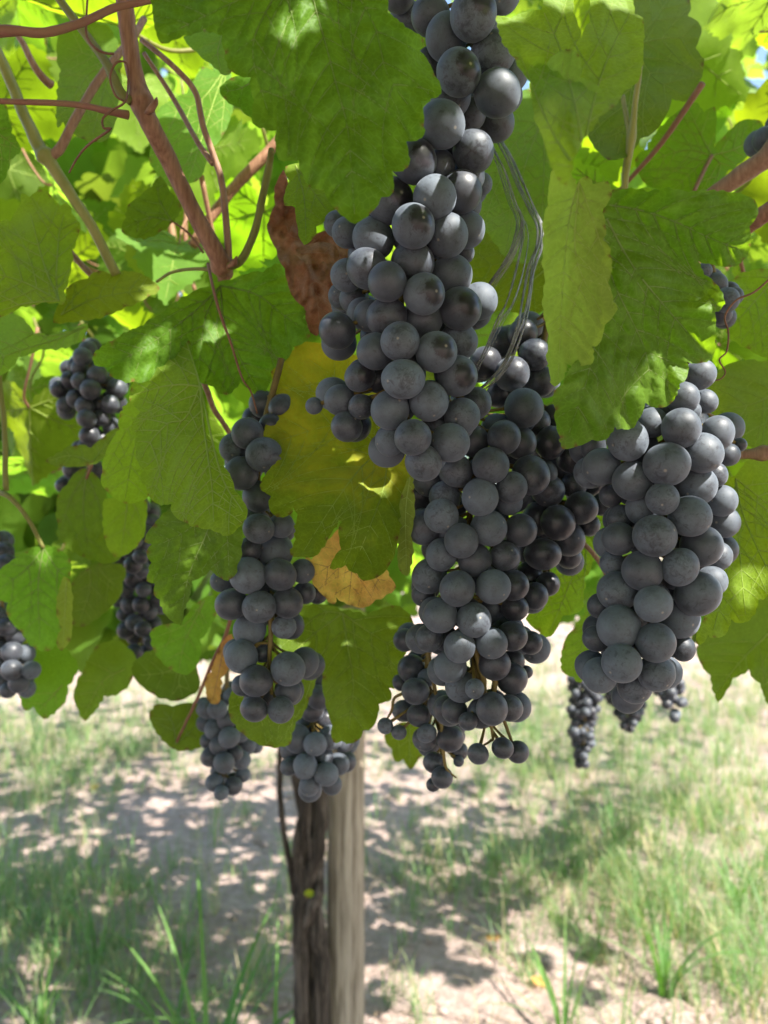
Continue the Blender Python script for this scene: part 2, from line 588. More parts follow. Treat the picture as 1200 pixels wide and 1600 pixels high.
rg = np.random.RandomState(11)
B, Ln, Wd, Az, Le = [], [], [], [], []
tries = 0
while len(B) < 42000 and tries < 34000:
    tries += 1
    y = 1.5 + 9.0 * rg.rand() ** 1.5
    x = (rg.rand() * 2 - 1) * (0.62 * y + 0.5)
    px, py, d = project(Vector((x, y, 0)))
    if rg.rand() > grass_density(px, py) * 0.36:
        continue
    n = rg.randint(6, 15)
    hh = rg.uniform(0.05, 0.17) * (1 + 1.0 * (rg.rand() < 0.25))
    for _ in range(n):
        a = rg.rand() * 6.283
        rr = rg.rand() * 0.05
        xx, yy = x + math.cos(a) * rr, y + math.sin(a) * rr
        B.append((xx, yy, ground_h(xx, yy) - 0.004))
        Ln.append(hh * rg.uniform(0.6, 1.5)); Wd.append(rg.uniform(0.0018, 0.004)); Az.append(rg.rand() * 6.283); Le.append(rg.uniform(0.15, 1.15))
V, F = blades(np.array(B), np.array(Ln), np.array(Wd), np.array(Az), np.array(Le))
tag(array_mesh('grass', V, F, M['grass']), 'thin green and straw coloured grass growing in patches on the dry soil', kind='stuff')

B, Ln, Wd, Az, Le = [], [], [], [], []
for _ in range(9000):
    y = 1.5 + 6 * rg.rand() ** 1.4
    x = (rg.rand() * 2 - 1) * (0.6 * y + 0.4)
    px, py, d = project(Vector((x, y, 0)))
    k = math.exp(-((px - 380) / 160) ** 2 - ((py - 1450) / 45) ** 2) + math.exp(-((px - 900) / 130) ** 2 - ((py - 1400) / 50) ** 2) + 0.22
    if rg.rand() > k:
        continue
    B.append((x, y, ground_h(x, y) + rg.uniform(0.001, 0.014)))
    Ln.append(rg.uniform(0.05, 0.2)); Wd.append(rg.uniform(0.0015, 0.004)); Az.append(rg.rand() * 6.283); Le.append(rg.uniform(1.42, 1.62))
V, F = blades(np.array(B), np.array(Ln), np.array(Wd), np.array(Az), np.array(Le), 3)
tag(array_mesh('straw_litter', V, F, M['straw']), 'dry straw and broken twigs strewn over the soil', kind='stuff')


import bmesh
bm_ = bmesh.new()
bmesh.ops.create_icosphere(bm_, subdivisions=1, radius=1.0)
cv = np.array([tuple(v.co) for v in bm_.verts]); cf = np.array([[v.index for v in f.verts] for f in bm_.faces])
bm_.free()
CV, CF = [], []
for k in range(2600):
    y = 1.45 + 5 * rg.rand() ** 1.6
    x = (rg.rand() * 2 - 1) * (0.6 * y + 0.4)
    r_ = 0.004 + 0.018 * rg.rand() ** 4
    v = cv * (1 + 0.35 * (rg.rand(len(cv), 1) - 0.5)) * r_ * np.array([rg.uniform(.8, 1.4), rg.uniform(.8, 1.4), rg.uniform(.5, .8)])
    CF.append(cf + k * len(cv))
    CV.append(v + np.array([x, y, ground_h(x, y) + r_ * 0.15]))
tag(array_mesh('soil_clods', np.concatenate(CV), np.concatenate(CF), M['soil']), 'small clods and pebbles of dry soil scattered over the ground', kind='stuff')


def tall_plant(px, py, n, hgt, wid, seed, label):
    c = ground_at(px, py)
    r = np.random.RandomState(seed)
    az = r.rand(n) * 6.283
    base = np.stack([c.x + np.cos(az) * 0.02 * r.rand(n), c.y + np.sin(az) * 0.02 * r.rand(n), np.full(n, ground_h(c.x, c.y) - 0.005)], 1)
    ln = hgt * r.uniform(0.55, 1.1, n)
    V, F = blades(base, ln, wid * r.uniform(0.6, 1.1, n), az, r.uniform(0.25, 1.25, n), 9)
    V = V - np.array(c)
    o = array_mesh('grass_plant', V, F, M['tallgrass'])
    o.location = c
    tag(o, label, 'grass plant', 'tall weeds growing from the soil')


tall_plant(325, 1740, 16, 0.62, 0.018, 1, 'broad bladed grass plant rising at the bottom beside the vine trunk')
tall_plant(428, 1690, 8, 0.50, 0.012, 12, 'slim upright grass shoot just beside the vine trunk')
tall_plant(880, 1640, 14, 0.42, 0.011, 3, 'arching grass plant on the bare soil between the post and the picture edge')
tall_plant(1040, 1560, 16, 0.40, 0.011, 4, 'spreading pale green grass plant in the thick grass')
tall_plant(60, 1620, 14, 0.36, 0.009, 5, 'bushy grass plant in the shaded bottom corner below the hanging leaves')
tall_plant(150, 1500, 12, 0.30, 0.008, 6, 'short grass clump behind the bushy corner plant')
tall_plant(1150, 1420, 16, 0.42, 0.009, 7, 'tall wispy grass clump catching sun near the far grass')
tall_plant(960, 1330, 14, 0.36, 0.008, 8, 'grass clump under the small distant hanging bunches')
tall_plant(270, 1650, 8, 0.3, 0.010, 9, 'low grass plant with pale seed stalks beside the broad bladed plant')


# ------------------------------------------------------------------ post and trunk
def make_post():
    d = 1.75
    bot = P(541, 1640, d); top = P(543, 1100, d)
    root_z = -0.05
    c0 = Vector((bot.x, bot.y, 0))
    V, F = [], []
    n, rings = 28, 60
    for i in range(rings + 1):
        z = root_z + 1.95 * i / rings
        for k in range(n):
            a = 2 * math.pi * k / n
            sq = 1 / (abs(math.cos(a)) ** 5 + abs(math.sin(a)) ** 5) ** 0.2
            r = (0.0445 - 0.004 * z) * (0.75 + 0.25 * sq)
            r *= 1 + 0.06 * noise.noise(Vector((math.cos(a) * 1.2, math.sin(a) * 1.2, z * 1.4))) + 0.03 * noise.noise(Vector((math.cos(a) * 5, math.sin(a) * 5, z * 0.8)))
            V.append((c0.x + math.cos(a) * r + 0.006 * noise.noise(Vector((0, 0, z * 1.1))), c0.y + math.sin(a) * r, z))
    for i in range(rings):
        for k in range(n):
            F.append((i * n + k, i * n + (k + 1) % n, (i + 1) * n + (k + 1) % n, (i + 1) * n + k))
    F.append(tuple(rings * n + k for k in range(n)))
    o = mesh_obj('wooden_post', V, F, [M['post']], origin=c0)
    tag(o, 'weathered grey brown wooden trellis post beside the vine trunk', 'post')


make_post()


def make_trunk():
    d = 1.72
    base = P(490, 1700, d); base.z = 0
    root = tag(empty("old_grapevine", base), 'gnarled dark grapevine trunk with shaggy bark tied against the wooden post', 'vine trunk')
    mb = MB()
    def strand(pts, rad, seed, tw=0.006):
        path = spline([Vector((*p,)) for p in pts], 9)
        w_ = [p + Vector((noise.noise(Vector((seed, 0, p.z * 6))), noise.noise(Vector((0, seed, p.z * 6))), 0)) * tw for p in path]
        mb.add(tube(w_, rad, 12, rough=0.5, seed=seed))
    def q(px, py, off=0.0): return P(px, py, d + off)
    lo = P(492, 1730, d)
    strand([(base.x, base.y, -0.03), lo, q(492, 1600), q(486, 1500), q(480, 1400), q(482, 1310), q(466, 1200), q(464, 1050), q(480, 900), q(470, 700)], [0.036, 0.027, 0.024, 0.026, 0.022, 0.015, 0.014, 0.015], 3)
    strand([(base.x - .02, base.y - .02, -0.03), q(480, 1640, -.02), q(470, 1520, -.02), q(470, 1420, -.02), q(495, 1330, -.02), q(503, 1240, -.01), q(500, 1100), q(520, 900)], [0.022, 0.02, 0.017, 0.018, 0.011, 0.009], 9, 0.010)
    strand([(base.x + .015, base.y - .015, -0.03), q(503, 1650, -.015), q(500, 1500, -.02), q(492, 1430, -.02), q(466, 1340, -.02), q(478, 1240, -.015), q(486, 1100)], [0.02, 0.019, 0.017, 0.016, 0.010, 0.009], 14, 0.010)
    strand([(base.x + .02, base.y, -0.03), q(502, 1640, .0), q(497, 1560, -.01), q(500, 1480, -.01), q(494, 1420, -.022), q(499, 1330, -.01), q(500, 1230, .0), q(498, 1080)], [0.014, 0.012, 0.011, 0.012, 0.008, 0.008], 31, 0.008)
    strand([q(470, 1470, -.025), q(486, 1420, -.036), q(500, 1390, -.03), q(498, 1340, -.01)], [0.008, 0.013, 0.012, 0.006], 21)
    mesh_obj('trunk', mb.V, mb.F, [M['bark']], root, base)
    mb2 = MB()
    path = spline([q(472, 1440), q(462, 1400), q(452, 1345), q(442, 1290), q(437, 1220), q(440, 1130), q(450, 1000)], 8)
    mb2.add(tube(path, [0.009, 0.008, 0.0065, 0.0065, 0.006], 8, rough=0.4, seed=2))
    mesh_obj('side_stem', mb2.V, mb2.F, [M['bark']], root, base)
    # loose strips of bark
    mb3 = MB()
    for k in range(16):
        y0 = random.uniform(1230, 1580); x0 = random.uniform(455, 510)
        pts = [P(x0, y0, d - 0.036 - random.random() * .004), P(x0 + random.uniform(-6, 6), y0 + 40, d - 0.040), P(x0 + random.uniform(-10, 10), y0 + random.uniform(70, 110), d - 0.034)]
        mb3.add(tube(spline(pts, 5), [0.0008, 0.003, 0.0008], 5, flat=0.35))
    mesh_obj('bark_strip', mb3.V, mb3.F, [M['bark']], root, base)['kind'] = 'stuff'
    return root, base


trunk_root, trunk_base = make_trunk()

# ------------------------------------------------------------------ generic vine leaf (background, canopy)
HALF = [(0.0, 0.0), (0.035, -0.10), (0.10, -0.17), (0.20, -0.215), (0.31, -0.18), (0.39, -0.10), (0.43, 0.0), (0.405, 0.075), (0.47, 0.11), (0.535, 0.20),
        (0.53, 0.31), (0.45, 0.36), (0.36, 0.375), (0.315, 0.42), (0.335, 0.50), (0.29, 0.60), (0.21, 0.675), (0.13, 0.735), (0.065, 0.80), (0.0, 0.88)]


def generic_leaf(seed, step, teeth, veins):
    rr = random.Random(seed)
    deep = rr.uniform(0.85, 1.12)
    wl, wr = rr.uniform(0.88, 1.1), rr.uniform(0.88, 1.1)
    right = [(x * wr, y * deep) for x, y in HALF]
    left = [(-x * wl, y * deep) for x, y in HALF[1:-1]][::-1]
    ring = right + left
    out = []
    for i, (x, y) in enumerate(ring):
        x2, y2 = ring[(i + 1) % len(ring)]
        out.append(Vector((x, y)))
        if teeth:
            dx, dy = x2 - x, y2 - y
            l = math.hypot(dx, dy)
            for t, o in ((0.33, 0.22), (0.55, -0.08)):
                k = o * l * rr.uniform(0.5, 1.2)
                out.append(Vector((x + dx * t + dy / l * k, y + dy * t - dx / l * k)))
    inner = []
    for gx_ in np.arange(-0.6, 0.6, step):
        for gy_ in np.arange(-0.25, 0.95, step):
            p = Vector((gx_ + rr.uniform(-.2, .2) * step, gy_ + rr.uniform(-.2, .2) * step))
            if inside(p, out) and edge_dist(p, out) > step * 0.45:
                inner.append(p)
    vs, _, fs, *_r = delaunay_2d_cdt(out + inner, [], [list(range(len(out)))], 1, 1e-6)
    fold = rr.uniform(0.05, 0.5); droop = rr.uniform(0.1, 0.6); sd = rr.uniform(0, 90); cup = rr.uniform(-0.25, 0.35)
    def z(p):
        return fold * abs(p.x) * 0.6 - droop * max(0, p.y) ** 2 * 0.55 - cup * p.x * p.x + 0.09 * noise.noise(Vector((p.x * 2.6 + sd, p.y * 2.6, 0))) + 0.03 * noise.noise(Vector((p.x * 8 + sd, p.y * 8, 1)))
    mb = MB()
    mb.add(([Vector((p.x, p.y, z(p))) for p in vs], [tuple(f) for f in fs]), 0)
    if veins:
        tips = [(0, 0.84), (0.47 * wr, 0.24), (-0.47 * wl, 0.24), (0.29 * wr, -0.15), (-0.29 * wl, -0.15)]
        for tx, ty in tips:
            pts = [Vector((tx * t, ty * t * deep)) for t in np.linspace(0.02, 0.95, 7)]
            mb.add(tube([Vector((p.x, p.y, z(p))) for p in pts], [0.009, 0.003], 4, cap=False), 1)
            for t in (0.3, 0.5, 0.7):
                for s in (-1, 1):
                    d = Vector((tx, ty)).normalized()
                    d2 = Vector((d.x * 0.68 - s * d.y * 0.73, d.y * 0.68 + s * d.x * 0.73))
                    a = Vector((tx * t, ty * t * deep))
                    pts = [a + d2 * k for k in (0, 0.06, 0.12, 0.17 * (1.1 - t * .6) + .02)]
                    pts = [p for p in pts if inside(p, out)]
                    if len(pts) > 1:
                        mb.add(tube([Vector((p.x, p.y, z(p))) for p in pts], [0.005, 0.002], 3, cap=False), 1)
    return mb


def inside(p, poly):
    x, y = p.x, p.y
    c = False
    j = len(poly) - 1
    for i in range(len(poly)):
        a, b = poly[i], poly[j]
        if (a.y > y) != (b.y > y) and x < (b.x - a.x) * (y - a.y) / (b.y - a.y) + a.x:
            c = not c
        j = i
    return c


def edge_dist(p, poly):
    best = 1e9
    for i in range(len(poly)):
        a, b = poly[i], poly[i - 1]
        ab = b - a
        t = max(0, min(1, (p - a).dot(ab) / max(1e-12, ab.length_squared)))
        best = min(best, (p - a - ab * t).length_squared)
    return math.sqrt(best)


def leaf_mesh(seed, blade, vein):
    mb = generic_leaf(seed, 0.075, True, True)
    me = bpy.data.meshes.new('blade')
    me.from_pydata([tuple(v) for v in mb.V], [], mb.F)
    me.materials.append(blade); me.materials.append(vein)
    me.polygons.foreach_set('material_index', mb.M)
    me.polygons.foreach_set('use_smooth', [True] * len(me.polygons))
    return me


def petiole_mesh(seed):
    r_ = random.Random(seed)
    pts = [Vector((0, 0, 0)), Vector((0, -0.15, -0.02 + r_.uniform(-.03, .03))), Vector((r_.uniform(-.1, .1), -0.45, 0.04)), Vector((r_.uniform(-.2, .2), -0.75, 0.16))]
    v, f = tube(spline(pts, 4), [0.013, 0.012, 0.016], 6)
    me = bpy.data.meshes.new('petiole')
    me.from_pydata([tuple(x) for x in v], [], f)
    me.materials.append(M['pink'] if seed % 2 else M['petiole'])
    me.polygons.foreach_set('use_smooth', [True] * len(me.polygons))
    return me


GEN = [leaf_mesh(100 + i, M[('back', 'topdark', 'back', 'top', 'under')[i % 5]], M['vein']) for i in range(15)]
PET = [petiole_mesh(i) for i in range(4)]

# sunlit patches of the photo: canopy leaves across the sun rays to them are left out
SUNNY = [(404, 826, .36), (432, 850, .37), (480, 880, .37), (482, 1165, .5), (505, 1185, .5), (1100, 585, .29), (1112, 620, .3), (1140, 690, .3), (1140, 800, .3), (1125, 860, .3),
         (1118, 900, .3), (960, 838, .31), (783, 530, .35), (805, 590, .35), (1040, 585, .27), (1020, 600, .27), (240, 545, .37), (225, 575, .37), (430, 110, .25), (355, 800, .34), (365, 790, .34),
         (180, 607, .58), (830, 1010, .35), (60, 880, .5), (20, 1020, .57), (350, 510, .38), (1150, 930, .36), (1060, 590, .27)]
SMALL = {(430, 110), (240, 545), (225, 575), (350, 510), (355, 800), (365, 790), (60, 880), (1040, 585), (1020, 600), (1060, 590), (1150, 930)}
RAYS = [(P(*t), 0.005 if t[:2] in SMALL else 0.012) for t in SUNNY]
RTOL = np.array([t for _, t in RAYS])


def blocks_ray(c, rad):
    for a, tol in RAYS:
        t = (c - a).dot(TO_SUN)
        if t > 0.02 and (c - a - TO_SUN * t).length < rad + tol:
            return True
    return False


def leaf_matrix(c, size, nrm, tip, rnd):
    """Local +Z along nrm, +Y as near tip as possible, the leaf's middle at c."""
    z = nrm.normalized()
    y = (tip - z * tip.dot(z)).normalized()
    x = y.cross(z)
    m = Matrix((x, y, z)).transposed().to_4x4()
    off = m @ Vector((0, 0.3 * size, 0))
    return Matrix.Translation(c - off) @ m @ Matrix.Diagonal((size, size, size, 1))


def rand_dir(r_, bias, spread):
    v = Vector((r_.gauss(0, 1), r_.gauss(0, 1), r_.gauss(0, 1))).normalized()
    return (bias + v * spread).normalized()


# bright leaves behind the bunches, one object each
YMAX_X = [-60, 0, 100, 180, 330, 420, 560, 640, 700, 800, 900, 1000, 1100, 1260]
YMAX_Y = [1070, 1080, 1065, 1040, 1040, 1080, 1080, 960, 950, 970, 990, 960, 1000, 1050]
rr = random.Random(5)
CLEAR = [(160, 258, 850, 1020, .68), (190, 245, 790, 900, .64), (0, 60, 830, 1080, .58), (85, 190, 545, 760, .59), (315, 400, 1040, 1240, .58), (440, 540, 1040, 1240, .5), (880, 1070, 1055, 1200, 1.2), (1090, 1150, 405, 500, .39)]
count = 0
placed = []
for k in range(5000):
    if count >= 215:
        break
    d = rr.choice((rr.uniform(0.5, 0.8), rr.uniform(0.7, 1.2), rr.uniform(1.0, 1.7)))
    size = rr.uniform(0.075, 0.125)
    px = rr.uniform(-60, 1260)
    lim = np.interp(px, YMAX_X, YMAX_Y) - 0.5 * size * FPX / d
    py = -80 + (lim + 80) * rr.random()
    c = P(px, py, d)
    sp = size * 0.55 * FPX / d
    if any(x0 - sp < px < x1 + sp and y0 - sp < py < y1 + sp and d < dz + 0.04 for x0, x1, y0, y1, dz in CLEAR):
        continue
    if any((c - q).length < 0.055 for q in placed) or blocks_ray(c, size * 0.5):
        continue
    placed.append(c)
    nrm = rand_dir(rr, Vector((0.1, rr.choice((-0.7, 0.5, 0.6, 0.7)), 0.75)), 0.65)
    tip = rand_dir(rr, Vector((0, -0.1, -1)), 0.8)
    Mx = leaf_matrix(c, size, nrm, tip, rr)
    root = empty('vine_leaf', Mx.translation)
    b = bpy.data.objects.new('blade', GEN[rr.randrange(len(GEN))])
    COL.objects.link(b); b.parent = root
    rot = Mx.to_3x3().normalized().to_4x4()
    root.rotation_euler = rot.to_euler()
    b.scale = (size,) * 3
    p_ = bpy.data.objects.new('petiole', PET[rr.randrange(4)])
    COL.objects.link(p_); p_.parent = root; p_.scale = (size,) * 3
    where = 'left' if px < 420 else 'mid' if px < 800 else 'right'
    if py > 640:
        lab = {'left': 'out of focus green vine leaf low behind the hanging bunches near the picture edge', 'mid': 'shaded green vine leaf tucked low behind the central bunches', 'right': 'green vine leaf hanging low behind the plump bunch'}[where]
    else:
        lab = {'left': 'blurred bright green leaf in the backlit canopy behind the red brown canes', 'mid': 'blurred bright green leaf in the canopy behind the tall central bunch', 'right': 'blurred lime green sunlit leaf in the canopy beyond the plastic strips'}[where]
    tag(root, lab, 'vine leaf', lab.split(' vine leaf')[0] + ' group' if False else {'out': 'low background leaves', 'sha': 'low background leaves behind the middle', 'gre': 'low background leaves behind the plump bunch', 'blu': 'backlit canopy leaves ' + where}[lab[:3]].replace(' left', ' behind the canes').replace(' mid', ' behind the tall bunch').replace(' right', ' beyond the plastic strips'))
    count += 1

# the rest of the canopy overhead and far off: past counting, one mesh
LOW = []
for i in range(6):
    mb = generic_leaf(200 + i, 0.16, False, False)
    LOW.append((np.array([tuple(v) for v in mb.V]), np.array(mb.F)))
VV, FF = [], []
nv = 0
rc = random.Random(21)


def canopy_leaf(c, size, nrm, tip):
    global nv
    m = np.array(leaf_matrix(c, size, nrm, tip, rc))
    v, f = LOW[rc.randrange(len(LOW))]
    VV.append(v @ m[:3, :3].T + m[:3, 3])
    FF.append(f + nv)
    nv += len(v)


ROOF = []
for k in range(7400):
    zone = rc.random()
    if zone < 0.53:      # dense unseen roof over bunches and camera, shaped to shade them
        c = Vector((rc.uniform(-1.7, 2.3), 0.18 - 2.8 * rc.random() ** 1.5, rc.uniform(1.72, 2.02)))
    elif zone < 0.91:     # thinner roof beyond, over the lit ground
        y = rc.uniform(0.18, 5.0)
        c = Vector((rc.uniform(-1, 1) * (1.2 + 0.55 * y), y, rc.uniform(1.78, 2.2)))
        thin = -0.45 if y < 1.1 else 0.16 if y < 2.9 else 0.0
        if noise.noise(Vector((c.x * 3.2, c.y * 3.2, 4))) > thin:
            continue
    else:                # the next vines
        y = rc.uniform(7.5, 9.5)
        c = Vector((rc.uniform(-7, 7), y, rc.uniform(0.75, 2.3)))
    size = rc.uniform(0.09, 0.14) * (1.6 if c.y > 7 else 1.0)
    if c.y < 0.5 and blocks_ray(c, size * 0.62):
        continue
    px, py, d = project(c)
    if px is not None and d < 0.5 and -80 < px < 1280 and -80 < py < 1680:
        continue
    ROOF.append((c, size * 0.22))
    canopy_leaf(c, size, rand_dir(rc, Vector((0, -0.15, 1)), 0.75), rand_dir(rc, Vector((0, 0, -0.4)), 1))
# leaves of the next rows, too many and too small to tell apart
for k in range(2100):
    d = rc.uniform(1.3, 3.2)
    px = rc.uniform(-80, 1280)
    size = rc.uniform(0.055, 0.125)
    lim = np.interp(px, YMAX_X, YMAX_Y) + 10 - 0.5 * size * FPX / d
    c = P(px, -60 + (lim + 60) * rc.random() ** 0.9 if k % 5 < 3 else lim - 180 * rc.random(), d)
    canopy_leaf(c, size, rand_dir(rc, Vector((0, 0.5, 0.75)), 0.8), rand_dir(rc, Vector((0, 0, -0.7)), 1))
# unseen leaves added across sun rays to keep bunches, post and trunk shaded
from mathutils.bvhtree import BVHTree
roof = BVHTree.FromPolygons([tuple(v) for a_ in VV for v in a_], [tuple(int(i) for i in f) for a_ in FF for f in a_])
RC = np.zeros((0, 3)); RD = np.zeros(0)
TS = np.array(TO_SUN)
RA = np.array([tuple(a) for a, tol in RAYS])
shade_pts = [P(x, y, d) for d in (0.25, 0.31, 0.37) for x in range(-60, 1270, 26) for y in range(-70, 1110, 26)] + [P(x, y, 0.55) for x in range(-60, 540, 40) for y in range(520, 1250, 40)] + [P(x, y, d) for d in (0.46, 0.5, 0.54) for x in range(980, 1210, 22) for y in range(150, 320, 22)] + [P(x, y, 1.71) for x in range(425, 590, 12) for y in range(1140, 1610, 14)]
rc.shuffle(shade_pts)
for p in shade_pts:
    a = np.array(p)
    if roof.ray_cast(p + TO_SUN * 0.05, TO_SUN)[0] is not None:
        continue
    if len(RD):
        q = RC - a
        dist = np.linalg.norm(q - (q @ TS)[:, None] * TS, axis=1)
        if (dist < RD).any():
            continue
    q = a - RA
    dmin = np.linalg.norm(q - (q @ TS)[:, None] * TS, axis=1)
    size = min(0.11, 1.65 * float((dmin - 0.8 * RTOL).min()))
    if size < 0.014:
        continue
    c = p + TO_SUN * ((rc.uniform(1.74, 1.95) - p.z) / TO_SUN.z)
    RC = np.vstack([RC, np.array(c)]); RD = np.append(RD, size * 0.27)
    canopy_leaf(c, size, rand_dir(rc, TO_SUN, 0.35), rand_dir(rc, Vector((0, 0, -0.4)), 1))
for k in range(420):
    d = rc.uniform(0.95, 1.8)
    canopy_leaf(P(rc.uniform(-70, 330), rc.uniform(560, 1000), d), rc.uniform(0.08, 0.13), rand_dir(rc, Vector((0, 0.2, 0.75)), 0.9), rand_dir(rc, Vector((0, 0, -0.7)), 1))
    d = rc.uniform(1.1, 2.2)
    canopy_leaf(P(rc.uniform(-60, 470), rc.uniform(-60, 430), d), rc.uniform(0.05, 0.11), rand_dir(rc, Vector((0, 0.5, 0.75)), 0.8), rand_dir(rc, Vector((0, 0, -0.7)), 1))
tag(array_mesh('canopy_and_shade_leaves', np.concatenate(VV), np.concatenate(FF), M['canopy']), 'overhead roof of vine foliage with gaps and added leaves that shape the sun spots', kind='stuff')


# ------------------------------------------------------------------ traced leaves near the camera
def seg_dist(P2, A, Bv):
    AB = Bv - A
    t = np.clip(((P2[:, None, :] - A[None]) * AB[None]).sum(2) / np.maximum(1e-9, (AB ** 2).sum(1))[None], 0, 1)
    return np.sqrt((((P2[:, None, :] - A[None]) - AB[None] * t[..., None]) ** 2).sum(2)).min(1)


def traced_leaf(label, outline, base, tips, d, grad=(0, 0), mat='top', vein='veindark', fold=0.0, wave=0.004, bulge=0.0011, petiole=None,
                pmat='petiole', step=6.0, sec=26, vw=1.5, seed=0, cat='vine leaf', group='vine leaves around the bunches', name='vine_leaf', crumple=0.0, tooth=1.0):
    if mat in ('back', 'under', 'yellow') and grad[1] < 0:
        grad = (grad[0], grad[1] - (0.026 if mat == 'back' else 0.014))
    rl = random.Random(seed + len(outline) * 7 + int(outline[0][0]))
    ol = [Vector(p) for p in outline]
    area = sum(a.x * b.y - b.x * a.y for a, b in zip(ol, ol[1:] + ol[:1]))
    sg = 1 if area > 0 else -1
    ring = []
    dry = []
    for oi_, (a, b) in enumerate(zip(ol, ol[1:] + ol[:1])):
        dv = b - a
        l = dv.length
        nn = Vector((dv.y, -dv.x)) / max(l, 1e-6) * sg
        bl = l * rl.uniform(0.03, 0.09)
        pr = ol[oi_ - 1]
        turn_ = ((a.x - pr.x) * (b.y - a.y) - (a.y - pr.y) * (b.x - a.x)) * sg
        if turn_ > 0 and rl.random() < 0.6:
            dry.append((a.copy(), rl.uniform(2.0, 5.0)))
        k = max(1, round(l / rl.uniform(12, 26)))
        for i in range(k):
            h = rl.choice((0.3, 1.0, 1.6, 2.6, 3.4)) * rl.uniform(0.7, 1.1) * min(1.0, l / 14) * tooth * 0.8
            for f, o in ((0, 0), (0.3, 0.62), (0.62, 1.0), (0.82, 0.15)) if l > 9 else ((0, 0), (0.5, 0.4)):
                t = (i + f + (rl.uniform(-.06, .06) if f else 0)) / k
                ring.append(a + dv * t + nn * (bl * math.sin(math.pi * t) + o * h - (0.5 if f == 0 and i else 0)))
    cx = sum(p.x for p in ol) / len(ol); cy = sum(p.y for p in ol) / len(ol)
    x0, x1 = min(p.x for p in ring), max(p.x for p in ring)
    y0, y1 = min(p.y for p in ring), max(p.y for p in ring)
    inner = []
    j = 0
    yy = y0
    while yy < y1:
        xx = x0 + (step * 0.5 if j % 2 else 0)
        while xx < x1:
            p = Vector((xx + rl.uniform(-.15, .15) * step, yy + rl.uniform(-.15, .15) * step))
            if inside(p, ring) and edge_dist(p, ring) > step * 0.5:
                inner.append(p)
            xx += step
        yy += step * 0.87
        j += 1
    # the vein net: main veins from the base, side veins off each, short third-order ones
    bv = Vector(base)
    mains = [spline([bv] + [Vector(q) for q in (t if isinstance(t[0], (tuple, list)) else [t])], 8) for t in tips]
    vw *= 1.35
    veins = [(m, vw * (1.0 if i == 0 else 0.8), vw * 0.3) for i, m in enumerate(mains)]
    mpts = [p for m in mains for p in m]
    for mi, m in enumerate(mains):
        L_ = sum((b - a).length for a, b in zip(m, m[1:]))
        acc, nxt = 0, sec * 0.9
        side = 1
        for a, b in zip(m, m[1:]):
            acc += (b - a).length
            if acc >= nxt and acc < L_ * 0.93:
                nxt += sec * rl.uniform(0.75, 1.2)
                dirv = (b - a).normalized()
                for s in (1, -1):
                    ang = s * R(rl.uniform(48, 62))
                    dv = Vector((dirv.x * math.cos(ang) - dirv.y * math.sin(ang), dirv.x * math.sin(ang) + dirv.y * math.cos(ang)))
                    p = a.copy(); line = [p.copy()]
                    for q in range(40):
                        turn = -s * R(1.2)
                        dv = Vector((dv.x * math.cos(turn) - dv.y * math.sin(turn), dv.x * math.sin(turn) + dv.y * math.cos(turn)))
                        p = p + dv * 5
                        if not inside(p, ring) or (q > 4 and min((p - o).length for k2, mm in enumerate(mains) if k2 != mi for o in mm) < 7 if len(mains) > 1 else False):
                            break
                        line.append(p.copy())
                    if len(line) > 2:
                        veins.append((line, vw * 0.5, vw * 0.18))
                        if len(line) > 6:
                            for w_ in range(2, len(line) - 2, 3):
                                d3 = (line[w_ + 1] - line[w_]).normalized()
                                s3 = 1 if (w_ // 3) % 2 else -1
                                an = s3 * R(62)
                                d3 = Vector((d3.x * math.cos(an) - d3.y * math.sin(an), d3.x * math.sin(an) + d3.y * math.cos(an)))
                                l3 = [line[w_] + d3 * (4 * u) + Vector((rl.uniform(-.6, .6), rl.uniform(-.6, .6))) for u in range(4)]
                                l3 = [o for o in l3 if inside(o, ring)]
                                if len(l3) > 2:
                                    veins.append((l3, vw * 0.24, vw * 0.14))
    SA, SB = [], []
    for line, a_, b_ in veins:
        if a_ > vw * 0.3:
            for a, b in zip(line, line[1:]):
                SA.append(tuple(a)); SB.append(tuple(b))
    SA, SB = np.array(SA), np.array(SB)
    m0 = mains[0]
    ax = (m0[-1] - m0[0]).normalized()

    def depth(p):
        e = d + grad[0] * (p.x - cx) / 100 + grad[1] * (p.y - cy) / 100
        sd = abs((p.x - bv.x) * ax.y - (p.y - bv.y) * ax.x)
        e += fold * sd / 100
        u = Vector((p.x / 95 + seed * 3.1, p.y / 95, seed))
        e += wave * noise.noise(u) * 1.6 + wave * 0.45 * noise.noise(u * 2.7)
        if crumple:
            e += crumple * noise.noise(Vector((p.x / 26, p.y / 40, seed + 5))) + crumple * 0.5 * noise.noise(Vector((p.x / 11, p.y / 14, seed + 9)))
        return e
    vs, _, fs, *_r = delaunay_2d_cdt(ring + inner, [], [list(range(len(ring)))], 1, 1e-5)
    arr = np.array([tuple(v) for v in vs])
    dist = seg_dist(arr, SA, SB) if len(SA) else np.full(len(arr), 9.0)
    q = bulge * 1.5 * (1 - np.exp(-(dist / 7.0) ** 2))
    mb = MB()
    mb.add(([P(v.x, v.y, depth(v) - float(q[i])) for i, v in enumerate(vs)], [tuple(f) for f in fs]), 0)
    for line, r0, r1 in veins:
        line = [p for p in line if inside(p, ring)]
        if len(line) > 1:
            pts = [P(p.x, p.y, depth(p)) for p in line]
            mb.add(tube(pts, [r0 * d / FPX, r1 * d / FPX], 5, cap=False), 1)
    o0 = P(base[0], base[1], depth(bv))
    root = tag(empty(name, o0), label, cat, group)
    bo = mesh_obj('blade', mb.V, mb.F, [M[mat], M[vein]], root, o0, mb.M)
    att = bo.data.attributes.new('dry_edge', 'FLOAT', 'POINT')
